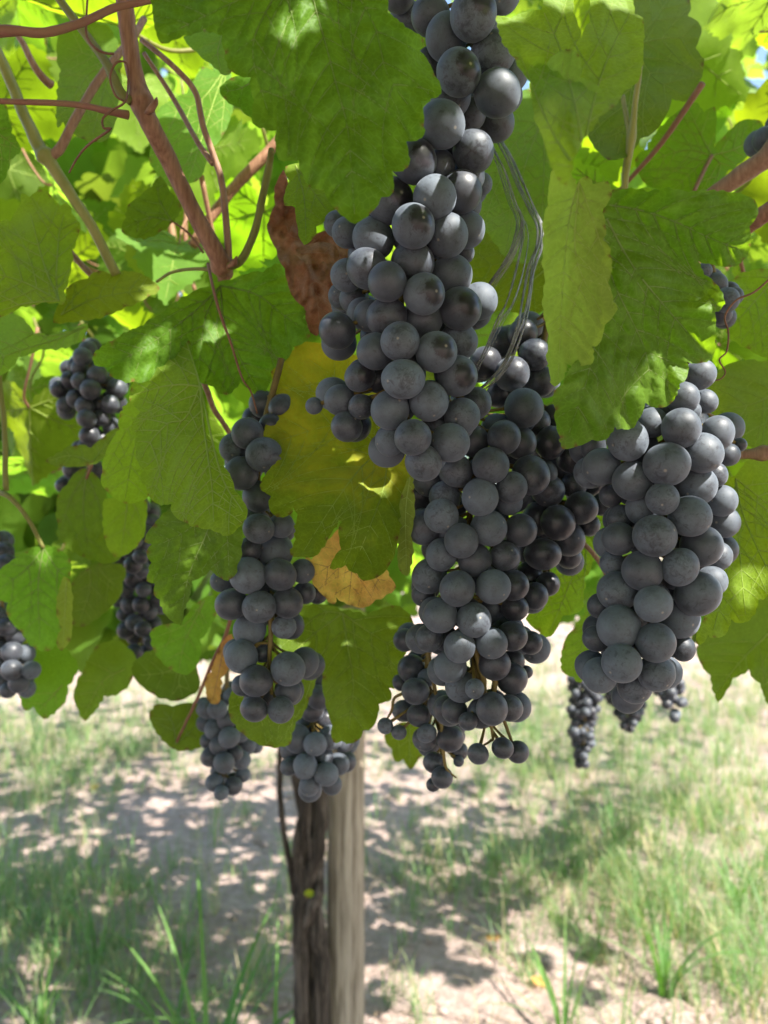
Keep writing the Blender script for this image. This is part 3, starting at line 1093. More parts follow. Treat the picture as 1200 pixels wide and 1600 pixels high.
    ev = np.zeros(len(mb.V), np.float32)
    for a, r_ in dry:
        dd = np.hypot(arr[:, 0] - a.x, arr[:, 1] - a.y)
        ev[:len(arr)] = np.maximum(ev[:len(arr)], np.clip(1.3 - dd / r_, 0, 1))
    att.data.foreach_set('value', ev)
    if petiole:
        pts = [o0] + [P(*p) for p in petiole[0]]
        v, f = tube(spline(pts, 7), [r_ * d / FPX for r_ in petiole[1]], 10, rough=0.12)
        mesh_obj('petiole', v, f, [M[pmat]], root, o0)
    return root


T = traced_leaf
T('large dark green leaf hanging over the top of the tall central bunch',
  [(236, -60), (238, 10), (244, 50), (252, 68), (288, 55), (320, 45), (347, 55), (352, 82), (362, 112), (392, 121), (397, 158), (394, 192), (432, 204), (435, 250), (467, 250), (483, 292), (506, 296), (525, 327), (554, 350), (579, 333), (596, 308), (615, 300), (612, 267), (637, 262), (635, 221), (660, 215), (662, 196), (658, 158), (690, 146), (679, 117), (656, 79), (662, 62), (633, 42), (606, 20), (598, -60), (480, -95)],
  (478, -80), [[(490, 0), (508, 67), (529, 146), (544, 208), (554, 335)], [(410, -20), (330, 20), (260, 55)], [(540, -30), (585, 40), (605, 115), (650, 180)], [(420, 10), (395, 80), (420, 180)]], 0.238, (0.004, -0.004), 'topdark', 'veindark', 0.002, 0.005, 0.0009, sec=40, vw=1.4, seed=1,
  petiole=([(470, -130, .25), (450, -200, .27)], [5, 6]))
T('drooping blurred olive leaf folded beside the top of the tall bunch',
  [(775, 25), (798, 28), (846, 15), (866, -40), (890, -45), (896, 20), (908, 60), (922, 35), (930, -45), (975, -40), (992, 22), (1006, 35), (1005, 65), (1000, 120), (975, 142), (958, 167), (935, 183), (912, 217), (895, 250), (885, 290), (872, 280), (850, 220), (830, 130), (805, 92), (783, 58)],
  (912, 280), [[(905, 200), (880, 90), (850, 20)], [(920, 190), (950, 90), (985, 20)], [(860, 200), (810, 80)]], 0.222, (-0.006, -0.012), 'under', 'vein', 0.01, 0.006, 0.0008, sec=36, seed=2)
T('pale narrow rolled up lobe between the olive leaf and the yellow green leaf',
  [(829, 125), (854, 100), (867, 85), (888, 77), (904, 85), (906, 121), (939, 138), (935, 167), (929, 183), (908, 208), (888, 238), (879, 254), (867, 254), (858, 229), (844, 188), (833, 158)],
  (872, 252), [[(868, 180), (880, 95)], [(885, 200), (925, 150)]], 0.214, (-0.012, -0.008), 'pale', 'vein', 0.012, 0.004, 0.0006, sec=24, vw=1.1, seed=3)
T('pale yellow green leaf hanging edge on in front of the broad sunlit leaf',
  [(865, 262), (888, 268), (900, 288), (917, 275), (927, 288), (950, 283), (956, 304), (940, 329), (946, 354), (942, 375), (954, 400), (950, 442), (958, 471), (965, 483), (945, 508), (938, 535), (925, 542), (927, 565), (918, 570), (885, 569), (877, 596), (867, 604), (860, 590), (858, 525), (852, 440), (850, 365), (856, 320)],
  (905, 285), [[(890, 340), (880, 440), (872, 590)], [(925, 340), (945, 400)], [(900, 400), (940, 490)]], 0.248, (-0.012, 0.006), 'pale', 'vein', 0.008, 0.004, 0.0008, sec=34, vw=1.2, seed=4)
T('broad green leaf with a sunlit lower lobe above the plump bunch',
  [(942, 330), (958, 296), (1012, 300), (1075, 300), (1137, 300), (1179, 312), (1185, 333), (1171, 354), (1173, 383), (1162, 406), (1142, 417), (1108, 412), (1090, 408), (1100, 429), (1117, 442), (1131, 467), (1129, 479), (1117, 488), (1117, 533), (1112, 558), (1096, 567), (1073, 565), (1075, 583), (1062, 600), (1050, 629), (1033, 637), (1008, 629), (996, 658), (983, 671), (960, 667), (946, 687), (925, 687), (900, 698), (879, 702), (875, 683), (868, 640), (866, 610), (880, 600), (905, 560), (925, 540), (938, 500), (930, 420)],
  (935, 318), [[(985, 410), (1040, 480), (1098, 545)], [(1000, 328), (1054, 346), (1117, 375), (1160, 390)], [(955, 430), (1005, 540), (1018, 610)], [(935, 430), (925, 560), (888, 680)]], 0.268, (0.006, 0.010), 'top', 'veindark', -0.004, 0.006, 0.0013, sec=32, vw=1.4, seed=5)
T('wide dark green leaf with tiny brown flecks below the red brown cane',
  [(146, 554), (175, 533), (225, 508), (254, 490), (292, 462), (325, 448), (362, 437), (412, 425), (437, 412), (450, 446), (479, 475), (471, 500), (485, 525), (458, 542), (442, 567), (423, 596), (408, 621), (392, 608), (375, 596), (354, 617), (333, 604), (300, 590), (250, 590), (208, 596), (171, 587), (179, 571), (148, 571)],
  (345, 446), [[(350, 500), (375, 560), (404, 612)], [(300, 490), (230, 540), (165, 575)], [(400, 460), (440, 490), (475, 515)], [(320, 500), (310, 580)]], 0.385, (0.002, -0.008), 'topdark', 'veindark', -0.006, 0.006, 0.0015, sec=24, vw=1.2, seed=6)
T('light green leaf with pale raised veins hanging in front of the left bunch',
  [(283, 517), (296, 533), (300, 567), (310, 596), (315, 650), (321, 675), (333, 700), (350, 729), (367, 767), (387, 796), (379, 817), (371, 825), (358, 837), (329, 827), (308, 823), (292, 817), (271, 804), (267, 787), (246, 787), (233, 775), (229, 758), (221, 754), (225, 733), (215, 721), (212, 683), (206, 662), (221, 642), (202, 625), (204, 608), (233, 579), (258, 554), (277, 546)],
  (313, 604), [[(317, 655), (325, 715), (331, 760), (334, 815)], [(285, 601), (254, 604), (209, 617)], [(290, 653), (262, 662), (232, 695), (222, 715)], [(305, 575), (290, 530)], [(345, 740), (380, 800)]], 0.335, (-0.010, -0.010), 'under', 'vein', 0.008, 0.004, -0.0009, sec=22, vw=1.7, seed=7)
T('matte green pointed leaf right below the light green veined leaf',
  [(271, 790), (240, 820), (225, 846), (237, 850), (229, 862), (237, 879), (229, 908), (242, 912), (240, 929), (250, 937), (260, 962), (283, 977), (287, 954), (300, 908), (329, 890), (346, 904), (362, 904), (371, 883), (377, 854), (375, 815), (340, 780)],
  (345, 785), [[(320, 840), (295, 900), (282, 968)], [(290, 830), (240, 855)], [(355, 840), (358, 895)]], 0.352, (-0.004, 0.008), 'top', 'veindark', 0.004, 0.004, 0.0015, sec=22, vw=1.1, seed=8)
T('green serrated leaf half hidden behind the light green veined leaf',
  [(204, 625), (187, 650), (187, 671), (175, 687), (160, 737), (158, 754), (167, 767), (196, 787), (233, 775), (250, 700), (230, 640)],
  (235, 650), [[(210, 700), (195, 780)], [(200, 670), (165, 735)]], 0.40, (-0.006, -0.006), 'under', 'vein', 0.004, 0.004, -0.0006, sec=24, vw=0.9, seed=9)
T('yellowing leaf with ragged edge between the tall bunch and the left bunch',
  [(460, 537), (492, 535), (533, 546), (575, 565), (600, 650), (637, 725), (640, 755), (625, 812), (622, 840), (610, 880), (590, 902), (568, 908), (558, 896), (540, 883), (515, 888), (533, 858), (529, 825), (535, 815), (529, 812), (512, 842), (490, 870), (470, 870), (454, 867), (462, 842), (465, 804), (458, 783), (454, 804), (433, 808), (421, 796), (423, 775), (406, 762), (408, 754), (440, 717), (429, 696), (419, 692), (412, 683), (423, 650), (435, 629), (425, 608), (433, 600), (423, 581), (444, 569), (444, 556), (460, 546)],
  (605, 700), [[(565, 730), (520, 790), (475, 860)], [(600, 760), (575, 830), (550, 890)], [(530, 665), (430, 690)], [(560, 620), (480, 560)]], 0.345, (0.003, -0.006), 'yellow', 'vein', 0.003, 0.006, 0.0008, sec=30, vw=1.0, seed=10)
T('pale curled edge of a leaf beside the middle bunch',
  [(642, 742), (646, 767), (642, 837), (644, 870), (637, 900), (625, 892), (623, 850), (610, 837), (627, 808), (627, 775)],
  (641, 745), [[(634, 800), (635, 890)]], 0.336, (-0.02, 0.004), 'pale', 'vein', 0.01, 0.003, 0.0008, sec=20, vw=0.8, seed=11, step=4)
T('broad two lobed dark green leaf hanging below the yellowing leaf',
  [(425, 1012), (467, 950), (496, 944), (533, 954), (571, 962), (612, 946), (633, 954), (644, 967), (642, 1000), (625, 1033), (623, 1071), (608, 1075), (612, 1092), (592, 1100), (587, 1129), (567, 1142), (558, 1158), (533, 1158), (521, 1160), (519, 1133), (508, 1092), (504, 1058), (506, 1046), (500, 1037), (495, 1050), (483, 1092), (462, 1129), (456, 1146), (454, 1162), (421, 1167), (379, 1146), (358, 1117), (360, 1085), (400, 1040)],
  (535, 958), [[(543, 1010), (552, 1070), (545, 1140)], [(580, 990), (630, 1020)], [(480, 1000), (420, 1060), (385, 1120)], [(500, 960), (440, 1010)]], 0.425, (0, -0.010), 'top', 'vein', 0.006, 0.004, 0.0006, sec=30, vw=0.9, seed=12)
T('withered orange and yellow leaf peeking out below the yellowing leaf',
  [(477, 869), (487, 875), (508, 854), (531, 825), (580, 850), (608, 900), (619, 917), (604, 929), (587, 937), (567, 950), (550, 946), (525, 933), (523, 944), (508, 933), (487, 904)],
  (555, 850), [[(550, 890), (545, 940)], [(520, 880), (490, 900)], [(580, 890), (600, 920)]], 0.372, (0, -0.006), 'orange', 'veinbrown', 0.004, 0.005, 0.0006, sec=22, vw=0.8, seed=13, crumple=0.002)
T('crumpled brown dead leaf curled beside the tall bunch',
  [(443, 265), (450, 285), (446, 320), (462, 325), (470, 375), (517, 358), (533, 383), (555, 392), (550, 420), (535, 450), (525, 480), (495, 525), (485, 520), (475, 480), (455, 460), (445, 420), (432, 390), (418, 360), (420, 345), (430, 320), (432, 285)],
  (470, 375), [[(490, 430), (500, 510)], [(450, 360), (440, 290)], [(510, 390), (545, 400)]], 0.378, (0.006, 0.004), 'brown', 'veinbrown', 0.02, 0.016, 0.001, sec=24, vw=0.9, seed=14, crumple=0.009, step=4, tooth=0.4)
T('torn brown scrap of dead leaf curled over the crumpled brown leaf',
  [(462, 390), (478, 384), (500, 378), (524, 384), (530, 400), (520, 412), (505, 408), (488, 412), (474, 408)],
  (470, 396), [[(500, 395), (522, 398)]], 0.352, (0, -0.02), 'brown', 'veinbrown', 0.02, 0.004, 0.0006, sec=20, vw=0.8, seed=31, crumple=0.006, step=4)
T('small serrated green leaf tip in front of the crumpled brown leaf',
  [(446, 260), (469, 254), (500, 292), (506, 296), (525, 325), (510, 342), (494, 354), (490, 371), (475, 383), (465, 354), (462, 321), (444, 321), (452, 283)],
  (462, 258), [[(475, 310), (478, 372)], [(490, 300), (512, 330)]], 0.325, (0, -0.01), 'under', 'vein', 0.006, 0.003, 0.0006, sec=20, vw=0.9, seed=15)
T('green leaf with yellow veins cut by the picture edge above the lower canes',
  [(-60, 340), (0, 346), (17, 346), (33, 317), (33, 302), (46, 308), (62, 296), (79, 304), (85, 317), (92, 329), (102, 317), (112, 333), (126, 354), (124, 362), (112, 392), (100, 455), (100, 475), (90, 473), (67, 471), (33, 479), (0, 496), (-60, 510)],
  (92, 470), [[(68, 410), (48, 335)], [(88, 435), (92, 370), (100, 335)], [(35, 440), (-40, 420)], [(40, 474), (0, 486)]], 0.42, (0.004, -0.012), 'under', 'vein', 0.004, 0.006, -0.0007, sec=24, vw=1.4, seed=16)
T('small toothed leaf tucked below the edge leaf with yellow veins',
  [(85, 490), (104, 462), (108, 446), (137, 435), (154, 423), (175, 429), (212, 425), (250, 450), (233, 462), (196, 479), (167, 492), (129, 500), (83, 504)],
  (95, 492), [[(140, 470), (180, 460), (240, 452)], [(120, 460), (150, 435)]], 0.43, (0.004, -0.014), 'under', 'vein', 0.004, 0.004, -0.0006, sec=24, vw=1.0, seed=17)
T('lime leaf with long pale veins at the picture edge above the small shaded bunch',
  [(-60, 480), (0, 492), (25, 492), (54, 521), (75, 525), (112, 517), (137, 504), (128, 533), (62, 546), (29, 558), (0, 587), (-60, 610)],
  (140, 508), [[(90, 530), (40, 545), (-30, 570)], [(80, 525), (20, 515)]], 0.46, (0, -0.02), 'back', 'vein', 0.004, 0.004, -0.0006, sec=26, vw=1.2, seed=18)
T('hanging green leaf with a pale stalk low at the picture edge',
  [(67, 854), (42, 862), (0, 890), (-20, 925), (12, 942), (10, 958), (33, 987), (54, 1012), (75, 1017), (96, 1000), (98, 979), (100, 917), (110, 896), (110, 875), (92, 858)],
  (68, 856), [[(60, 910), (62, 1000)], [(40, 890), (0, 920)], [(90, 890), (105, 900)]], 0.50, (0.004, 0.006), 'top', 'veindark', 0.006, 0.004, 0.001, sec=24, vw=1.0, seed=19,
  petiole=([(42, 808, .49), (14, 776, .49), (-6, 768, .5)], [3.2, 3.6, 5]))
T('narrow folded pale lobe beside the hanging edge leaf',
  [(100, 900), (108, 905), (112, 960), (110, 1000), (96, 1017), (88, 1005), (97, 980), (88, 955)],
  (104, 902), [[(102, 950), (98, 1010)]], 0.495, (-0.01, 0), 'pale', 'vein', 0.004, 0.003, 0.0006, sec=22, vw=0.8, seed=20)
T('blurred plain green leaf below the small shaded bunch',
  [(90, 775), (105, 757), (125, 733), (150, 742), (167, 775), (163, 800), (170, 850), (190, 870), (170, 880), (130, 870), (100, 850), (90, 815)],
  (135, 738), [[(130, 800), (140, 868)], [(110, 780), (95, 830)], [(155, 790), (165, 850)]], 0.54, (0, 0.004), 'top', 'veindark', 0.004, 0.004, 0.0008, sec=26, vw=0.8, seed=21, petiole=([(145, 715, .55), (150, 695, .56)], [2, 2.5]), pmat='pink')
T('yellow green leaf beneath the half hidden serrated leaf',
  [(163, 780), (196, 780), (229, 782), (228, 815), (217, 850), (196, 867), (179, 870), (163, 840)],
  (200, 775), [[(195, 820), (188, 865)], [(215, 800), (222, 830)]], 0.5, (-.004, 0), 'under', 'vein', 0.006, 0.004, 0.0006, sec=26, vw=0.8, seed=22)
T('small tilted bright leaf crossing the small shaded bunch',
  [(71, 721), (96, 706), (117, 696), (142, 700), (160, 684), (187, 667), (182, 690), (165, 712), (137, 728), (96, 728)],
  (145, 722), [[(110, 712), (78, 720)], [(165, 695), (184, 672)]], 0.52, (0, -0.02), 'back', 'vein', 0.004, 0.003, 0.0006, sec=20, vw=0.8, seed=23, petiole=([(138, 740, .53), (132, 755, .55)], [2, 2.2]), pmat='pink')
T('big green leaf with pale veins at the picture edge beside the plump bunch',
  [(1129, 758), (1150, 742), (1175, 712), (1210, 700), (1270, 800), (1240, 930), (1200, 930), (1185, 937), (1175, 964), (1162, 973), (1142, 967), (1133, 992), (1117, 996), (1106, 992), (1094, 1008), (1087, 1004), (1100, 967), (1123, 925), (1129, 883), (1140, 840)],
  (1150, 748), [[(1160, 800), (1185, 860), (1215, 920)], [(1145, 830), (1135, 900), (1115, 985)], [(1190, 780), (1240, 820)], [(1155, 850), (1165, 960)]], 0.355, (0.004, -0.010), 'under', 'vein', 0.004, 0.005, -0.0009, sec=24, vw=1.2, seed=24)
T('shaded dark leaf hanging at the edge below the big pale veined leaf',
  [(1088, 1012), (1110, 985), (1180, 955), (1270, 930), (1275, 1110), (1215, 1108), (1200, 1100), (1188, 1068), (1170, 1046), (1145, 1060), (1122, 1098), (1110, 1055), (1094, 1035)],
  (1200, 990), [[(1160, 1030), (1120, 1080)], [(1220, 1040), (1215, 1095)]], 0.50, (0, -0.01), 'top', 'vein', 0.004, 0.004, 0.0006, sec=26, vw=0.9, seed=25)
T('yellow green curled leaf between the middle bunch and the plump bunch',
  [(904, 833), (925, 846), (925, 883), (912, 904), (912, 925), (908, 954), (879, 962), (867, 987), (854, 996), (842, 987), (821, 967), (850, 935), (868, 896)],
  (915, 840), [[(895, 900), (860, 985)], [(915, 880), (908, 940)], [(880, 900), (835, 965)]], 0.42, (0, -0.01), 'under', 'vein', 0.006, 0.005, -0.0007, sec=20, vw=1.0, seed=26)
T('smooth lime green leaf tucked close behind the lower plump bunch',
  [(925, 954), (933, 975), (928, 1000), (925, 1030), (908, 1067), (896, 1058), (879, 1050), (879, 1012), (896, 983)],
  (920, 958), [[(910, 1010), (900, 1060)]], 0.47, (0, -0.006), 'back', 'vein', 0.004, 0.003, 0.0006, sec=24, vw=0.8, seed=27)
T('large bright backlit leaf with faint veins above the round notched leaf',
  [(1004, -40), (1075, -40), (1078, 0), (1075, 25), (1096, 42), (1087, 75), (1100, 100), (1087, 137), (1083, 158), (1050, 154), (1029, 200), (1000, 217), (983, 242), (950, 250), (917, 210), (935, 170), (975, 110)],
  (990, 70), [[(1040, 60), (1088, 60)], [(1020, 120), (1070, 150)], [(985, 150), (965, 240)], [(1030, 20), (1060, -30)]], 0.46, (0, -0.014), 'back', 'vein', 0.003, 0.006, -0.0007, sec=26, vw=1.0, seed=28)
T('round notched dark green leaf with a star of pale veins beside the thick cane',
  [(992, 250), (1012, 233), (1025, 208), (1054, 179), (1087, 160), (1100, 175), (1117, 167), (1118, 200), (1112, 238), (1130, 215), (1162, 187), (1187, 188), (1196, 208), (1179, 233), (1137, 267), (1110, 300), (1075, 304), (1042, 300), (1004, 283)],
  (1112, 243), [[(1070, 235), (1005, 255)], [(1095, 210), (1075, 170)], [(1150, 232), (1190, 205)], [(1090, 260), (1050, 298)], [(1125, 260), (1112, 295)]], 0.50, (0.002, -0.010), 'top', 'vein', 0.003, 0.004, -0.0007, sec=20, vw=1.1, seed=29,
  petiole=([(1098, 270, .49), (1083, 302, .48)], [3, 3.2]), pmat='pink')
T('bright backlit leaf behind the red brown cane near the top',
  [(90, 60), (125, 38), (170, 40), (185, 75), (188, 110), (182, 170), (170, 215), (150, 222), (130, 217), (98, 190), (90, 200), (90, 150), (95, 110)],
  (176, 105), [[(140, 115), (110, 160)], [(150, 90), (105, 75)], [(160, 150), (145, 210)]], 0.46, (0, -0.012), 'back', 'vein', 0.004, 0.005, -0.0006, sec=22, vw=1.0, seed=30)
T('broad mid green backlit leaf between the cane and the large dark leaf',
  [(250, 167), (292, 146), (317, 104), (335, 112), (358, 100), (364, 167), (350, 208), (325, 233), (308, 283), (285, 286), (267, 292), (233, 250), (240, 210)],
  (352, 108), [[(330, 170), (295, 280)], [(310, 160), (255, 180)], [(350, 160), (345, 210)]], 0.5, (0, -0.012), 'back', 'vein', 0.004, 0.005, -0.0006, sec=24, vw=1.0, seed=32)
T('small dark toothed leaf hanging in the gap beside the red brown cane',
  [(190, 362), (197, 340), (200, 320), (220, 306), (237, 292), (250, 275), (266, 300), (283, 321), (267, 350), (250, 362), (233, 371), (205, 370)],
  (268, 345), [[(235, 340), (197, 355)], [(250, 315), (245, 285)]], 0.45, (0, 0.004), 'topdark', 'veindark', 0.004, 0.004, 0.0008, sec=18, vw=0.9, seed=33, petiole=([(295, 365, .46), (318, 395, .46)], [1.6, 2]), pmat='tendril')
T('green leaf edge showing behind the large dark leaf',
  [(286, 58), (320, 45), (352, 40), (362, 112), (352, 118), (330, 100), (308, 82)],
  (350, 48), [[(340, 80), (345, 110)]], 0.40, (0, -0.01), 'back', 'vein', 0.003, 0.004, 0.0006, sec=22, vw=0.9, seed=34)
T('small folded leaf tip with brown edge beside the large dark leaf',
  [(343, 137), (360, 122), (392, 121), (400, 183), (393, 184), (375, 168), (350, 154)],
  (395, 128), [[(370, 140), (350, 142)]], 0.36, (0, -0.01), 'topdark', 'veindark', 0.004, 0.004, 0.0006, sec=20, vw=0.8, seed=35)
T('bluish green leaf at the picture edge crossing the green cane',
  [(-40, 150), (10, 165), (14, 190), (18, 208), (33, 233), (15, 250), (3, 285), (-40, 300)],
  (-30, 190), [[(0, 210), (28, 232)], [(0, 230), (2, 275)]], 0.41, (0, 0.006), 'topdark', 'vein', 0.004, 0.004, 0.0008, sec=18, vw=1.0, seed=36)
T('shadowed dark leaf hanging low beside the small blurred bunch over the ground',
  [(233, 1117), (246, 1100), (270, 1104), (292, 1098), (325, 1105), (330, 1160), (292, 1172), (270, 1170), (250, 1150)],
  (275, 1162), [[(270, 1130), (255, 1110)], [(300, 1140), (318, 1115)]], 0.6, (0, -0.006), 'topdark', 'veindark', 0.003, 0.004, 0.0006, sec=24, vw=0.8, seed=37)
T('shadowed three pointed leaf hanging over the sunny ground in the lower canopy',
  [(115, 1092), (130, 1050), (150, 1010), (185, 1000), (212, 1025), (208, 1058), (187, 1083), (162, 1087), (133, 1127)],
  (195, 1045), [[(160, 1065), (133, 1115)]], 0.62, (0, -0.008), 'top', 'vein', 0.004, 0.004, 0.0006, sec=22, vw=0.8, seed=38)
T('shadowed leaf corner hanging below the hanging edge leaf',
  [(38, 1110), (30, 1060), (60, 1010), (100, 1010), (122, 1040), (106, 1072), (104, 1090), (98, 1102), (69, 1124), (52, 1104)],
  (98, 1070), [[(75, 1095), (60, 1112)]], 0.62, (0, -0.008), 'top', 'vein', 0.004, 0.004, 0.0006, sec=22, vw=0.8, seed=39)
T('dim green leaf right behind the pointed matte leaf',
  [(237, 983), (262, 975), (283, 977), (310, 940), (333, 930), (338, 960), (312, 1000), (308, 1040), (292, 1055), (265, 1045), (240, 1015)],
  (320, 938), [[(290, 1000), (280, 1045)], [(290, 975), (245, 995)]], 0.5, (0, -0.006), 'top', 'vein', 0.004, 0.004, 0.0006, sec=24, vw=0.8, seed=40)
T('dark green leaf low in the shade above the sunny grass',
  [(208, 1035), (250, 1010), (300, 1030), (312, 1075), (280, 1095), (240, 1085), (210, 1060)],
  (295, 1032), [[(260, 1050), (220, 1055)], [(280, 1060), (285, 1088)]], 0.58, (0, -0.006), 'topdark', 'vein', 0.004, 0.004, 0.0006, sec=24, vw=0.8, seed=41)
T('dull green background leaf between hanging edge leaf and small dark bunches',
  [(112, 912), (135, 890), (158, 879), (196, 887), (192, 910), (187, 933), (160, 960), (129, 979), (112, 975)],
  (140, 872), [[(140, 920), (125, 970)], [(165, 900), (185, 920)]], 0.6, (0, -0.006), 'top', 'vein', 0.004, 0.004, 0.0006, sec=24, vw=0.8, seed=42, petiole=([(140, 850, .6), (138, 830, .6)], [1.8, 2]), pmat='pink')
T('toothed leaf hanging beyond the loose berries in front of the bright ground',
  [(600, 1150), (612, 1138), (625, 1129), (662, 1133), (667, 1167), (655, 1185), (642, 1203), (630, 1186), (617, 1190), (612, 1170)],
  (640, 1122), [[(640, 1160), (640, 1195)], [(620, 1150), (608, 1155)]], 0.6, (0, -0.006), 'back', 'vein', 0.004, 0.004, 0.0006, sec=20, vw=0.8, seed=43)
T('large smooth green leaf directly behind the plastic strips',
  [(790, 150), (830, 140), (868, 225), (866, 330), (840, 412), (795, 405), (750, 345), (740, 290), (765, 240), (782, 200)],
  (850, 180), [[(820, 260), (790, 395)], [(800, 230), (755, 310)], [(850, 260), (845, 380)]], 0.43, (0, -0.012), 'back', 'vein', 0.003, 0.005, -0.0006, sec=26, vw=1.0, seed=44)
T('olive green leaf lower behind the plastic strips',
  [(728, 395), (760, 352), (800, 345), (862, 360), (868, 470), (825, 495), (790, 480), (750, 490), (730, 440)],
  (865, 410), [[(800, 410), (735, 420)], [(820, 450), (800, 485)], [(820, 380), (780, 355)]], 0.46, (0, -0.012), 'under', 'vein', 0.003, 0.005, -0.0006, sec=26, vw=1.0, seed=45)
T('dull olive leaf at the picture edge below the broad sunlit leaf',
  [(1135, 520), (1128, 470), (1150, 432), (1190, 420), (1270, 430), (1260, 560), (1200, 560), (1170, 545)],
  (1220, 425), [[(1180, 470), (1140, 515)], [(1220, 480), (1225, 550)]], 0.42, (0, -0.010), 'under', 'vein', 0.003, 0.005, -0.0006, sec=22, vw=1.0, seed=46)
T('plain mid green leaf at the picture edge behind the plump bunch',
  [(1105, 600), (1135, 570), (1190, 565), (1270, 580), (1270, 690), (1190, 700), (1150, 690), (1118, 660)],
  (1230, 600), [[(1180, 630), (1125, 640)], [(1200, 650), (1190, 695)]], 0.45, (0, -0.010), 'back', 'vein', 0.003, 0.005, -0.0006, sec=26, vw=0.8, seed=47)
T('tiny dry orange leaf scrap above the small blurred bunch',
  [(330, 1050), (342, 1018), (350, 1000), (362, 990), (366, 1015), (358, 1040), (345, 1060), (341, 1100), (325, 1095), (322, 1060)],
  (350, 1005), [[(342, 1050), (332, 1095)]], 0.49, (0, 0.0), 'orange', 'veinbrown', 0.01, 0.004, 0.0006, sec=20, vw=0.8, seed=48, crumple=0.006, step=4)
T('tiny yellow green leaf bud on the trunk bark',
  [(475, 1396), (479, 1391), (486, 1390), (491, 1394), (489, 1400), (482, 1403), (477, 1401)],
  (474, 1400), [[(482, 1396), (492, 1394)]], 1.655, (0, 0), 'yellow', 'vein', 0.0, 0.003, 0.0, sec=20, vw=0.5, seed=49, step=4)


# ------------------------------------------------------------------ canes, stalks, tendrils
def cane(label, pts, rad, mat, name='vine_cane', cat='vine cane', group='canes of the vine', sides=12, nodes=(), kids=()):
    P3 = [P(*p) for p in pts]
    d = sum(p[2] for p in pts) / len(pts)
    path = spline(P3, 9)
    path = [p + Vector((noise.noise(p * 60), noise.noise(p * 60 + Vector((9, 0, 0))), noise.noise(p * 60 + Vector((0, 9, 0))))) * 0.0006 for p in path]
    rr_ = lerp_list([r * d / FPX for r in rad], len(path))
    for u in nodes:
        k = int(u * (len(path) - 1))
        for i in range(len(path)):
            rr_[i] *= 1 + 0.4 * math.exp(-((i - k) / 2.2) ** 2)
    v, f = tube(path, rr_, sides, rough=0.10)
    o = P3[0]
    if kids:
        root = tag(empty(name, o), label, cat, group)
        mesh_obj('stem', v, f, [M[mat]], root, o)
        for kn, kp, kr, km in kids:
            kd = sum(p[2] for p in kp) / len(kp)
            v2, f2 = tube(spline([P(*p) for p in kp], 8), [r * kd / FPX for r in kr], 9 if kn != 'tendril' else 6, rough=0.1)
            mesh_obj(kn, v2, f2, [M[km]], root, o)
    else:
        root = tag(mesh_obj(name, v, f, [M[mat]], origin=o), label, cat, group)
    return root


cane('thick red brown cane slanting down from the top between the leaves',
     [(185, -60, .37), (195, 10, .37), (206, 90, .37), (221, 160, .37), (238, 200, .37), (267, 258, .38), (308, 342, .385), (342, 402, .39), (352, 430, .4)], [13, 13, 13, 15, 14, 13, 15, 14], 'cane', nodes=(0.38, 0.93),
     kids=[('bud', [(226, 180, .366), (236, 170, .363), (243, 160, .362), (245, 152, .362)], [3, 6, 4.5, 1], 'cane'), ('bud', [(356, 418, .388), (366, 410, .385), (370, 400, .384)], [3, 5.5, 1], 'cane'), ('petiole', [(200, 180, .366), (167, 173, .36), (104, 162, .36), (-40, 157, .36)], [7, 5.5, 4.5, 4.5], 'pink'),
           ('petiole', [(205, 160, .366), (186, 140, .366), (167, 100, .37), (137, 58, .375), (90, -5, .38), (75, -30, .38)], [6, 8, 6.5, 6.5, 6.5], 'petiole'),
           ('petiole', [(345, 418, .39), (375, 408, .39), (396, 367, .388), (408, 317, .385), (421, 255, .38), (424, 235, .37)], [7, 6.5, 6, 5.5, 5], 'petiole'),
           ('petiole', [(358, 415, .392), (354, 354, .39), (346, 283, .387), (333, 242, .385), (317, 196, .38), (304, 142, .38), (267, 100, .38), (221, 62, .385)], [6, 5.5, 5, 4.5, 4], 'canep'),
           ('petiole', [(333, 256, .386), (308, 221, .39), (271, 154, .4), (225, 83, .4)], [4.5, 4, 3.5], 'canep'),
           ('petiole', [(342, 425, .395), (310, 420, .4), (270, 425, .41), (245, 440, .42)], [3, 2.6, 2.4], 'petiole'),
           ('tendril', [(325, 412, .375), (333, 450, .36), (346, 496, .355), (362, 540, .355), (378, 590, .355), (392, 612, .36), (402, 646, .365)], [2.6, 2.2, 1.6, 1.2], 'tendril'),
           ('tendril', [(196, 160, .352), (180, 148, .35), (172, 120, .35), (182, 98, .35), (198, 100, .352), (200, 130, .354), (196, 158, .35), (176, 172, .35), (161, 185, .35), (162, 200, .35), (172, 202, .352), (140, 225, .36), (122, 245, .365), (108, 270, .37)], [1.6, 1.8, 1.6, 1.8, 2, 1.5], 'tendril'),
           ('tendril', [(137, -10, .352), (135, 30, .35), (136, 58, .35), (150, 76, .35), (165, 83, .352), (178, 84, .354)], [1.6, 2.2, 1.8], 'tendril')])
cane('rosy leaf stalk crossing the top corner in front of the canes',
     [(-30, 52, .31), (25, 48, .315), (60, 51, .318), (95, 47, .322), (146, 27, .33), (187, 10, .335), (245, -2, .34)], [10, 7, 7, 6.5, 6, 5.5], 'pink', 'leaf_stalk', 'leaf stalk', 'stalks')
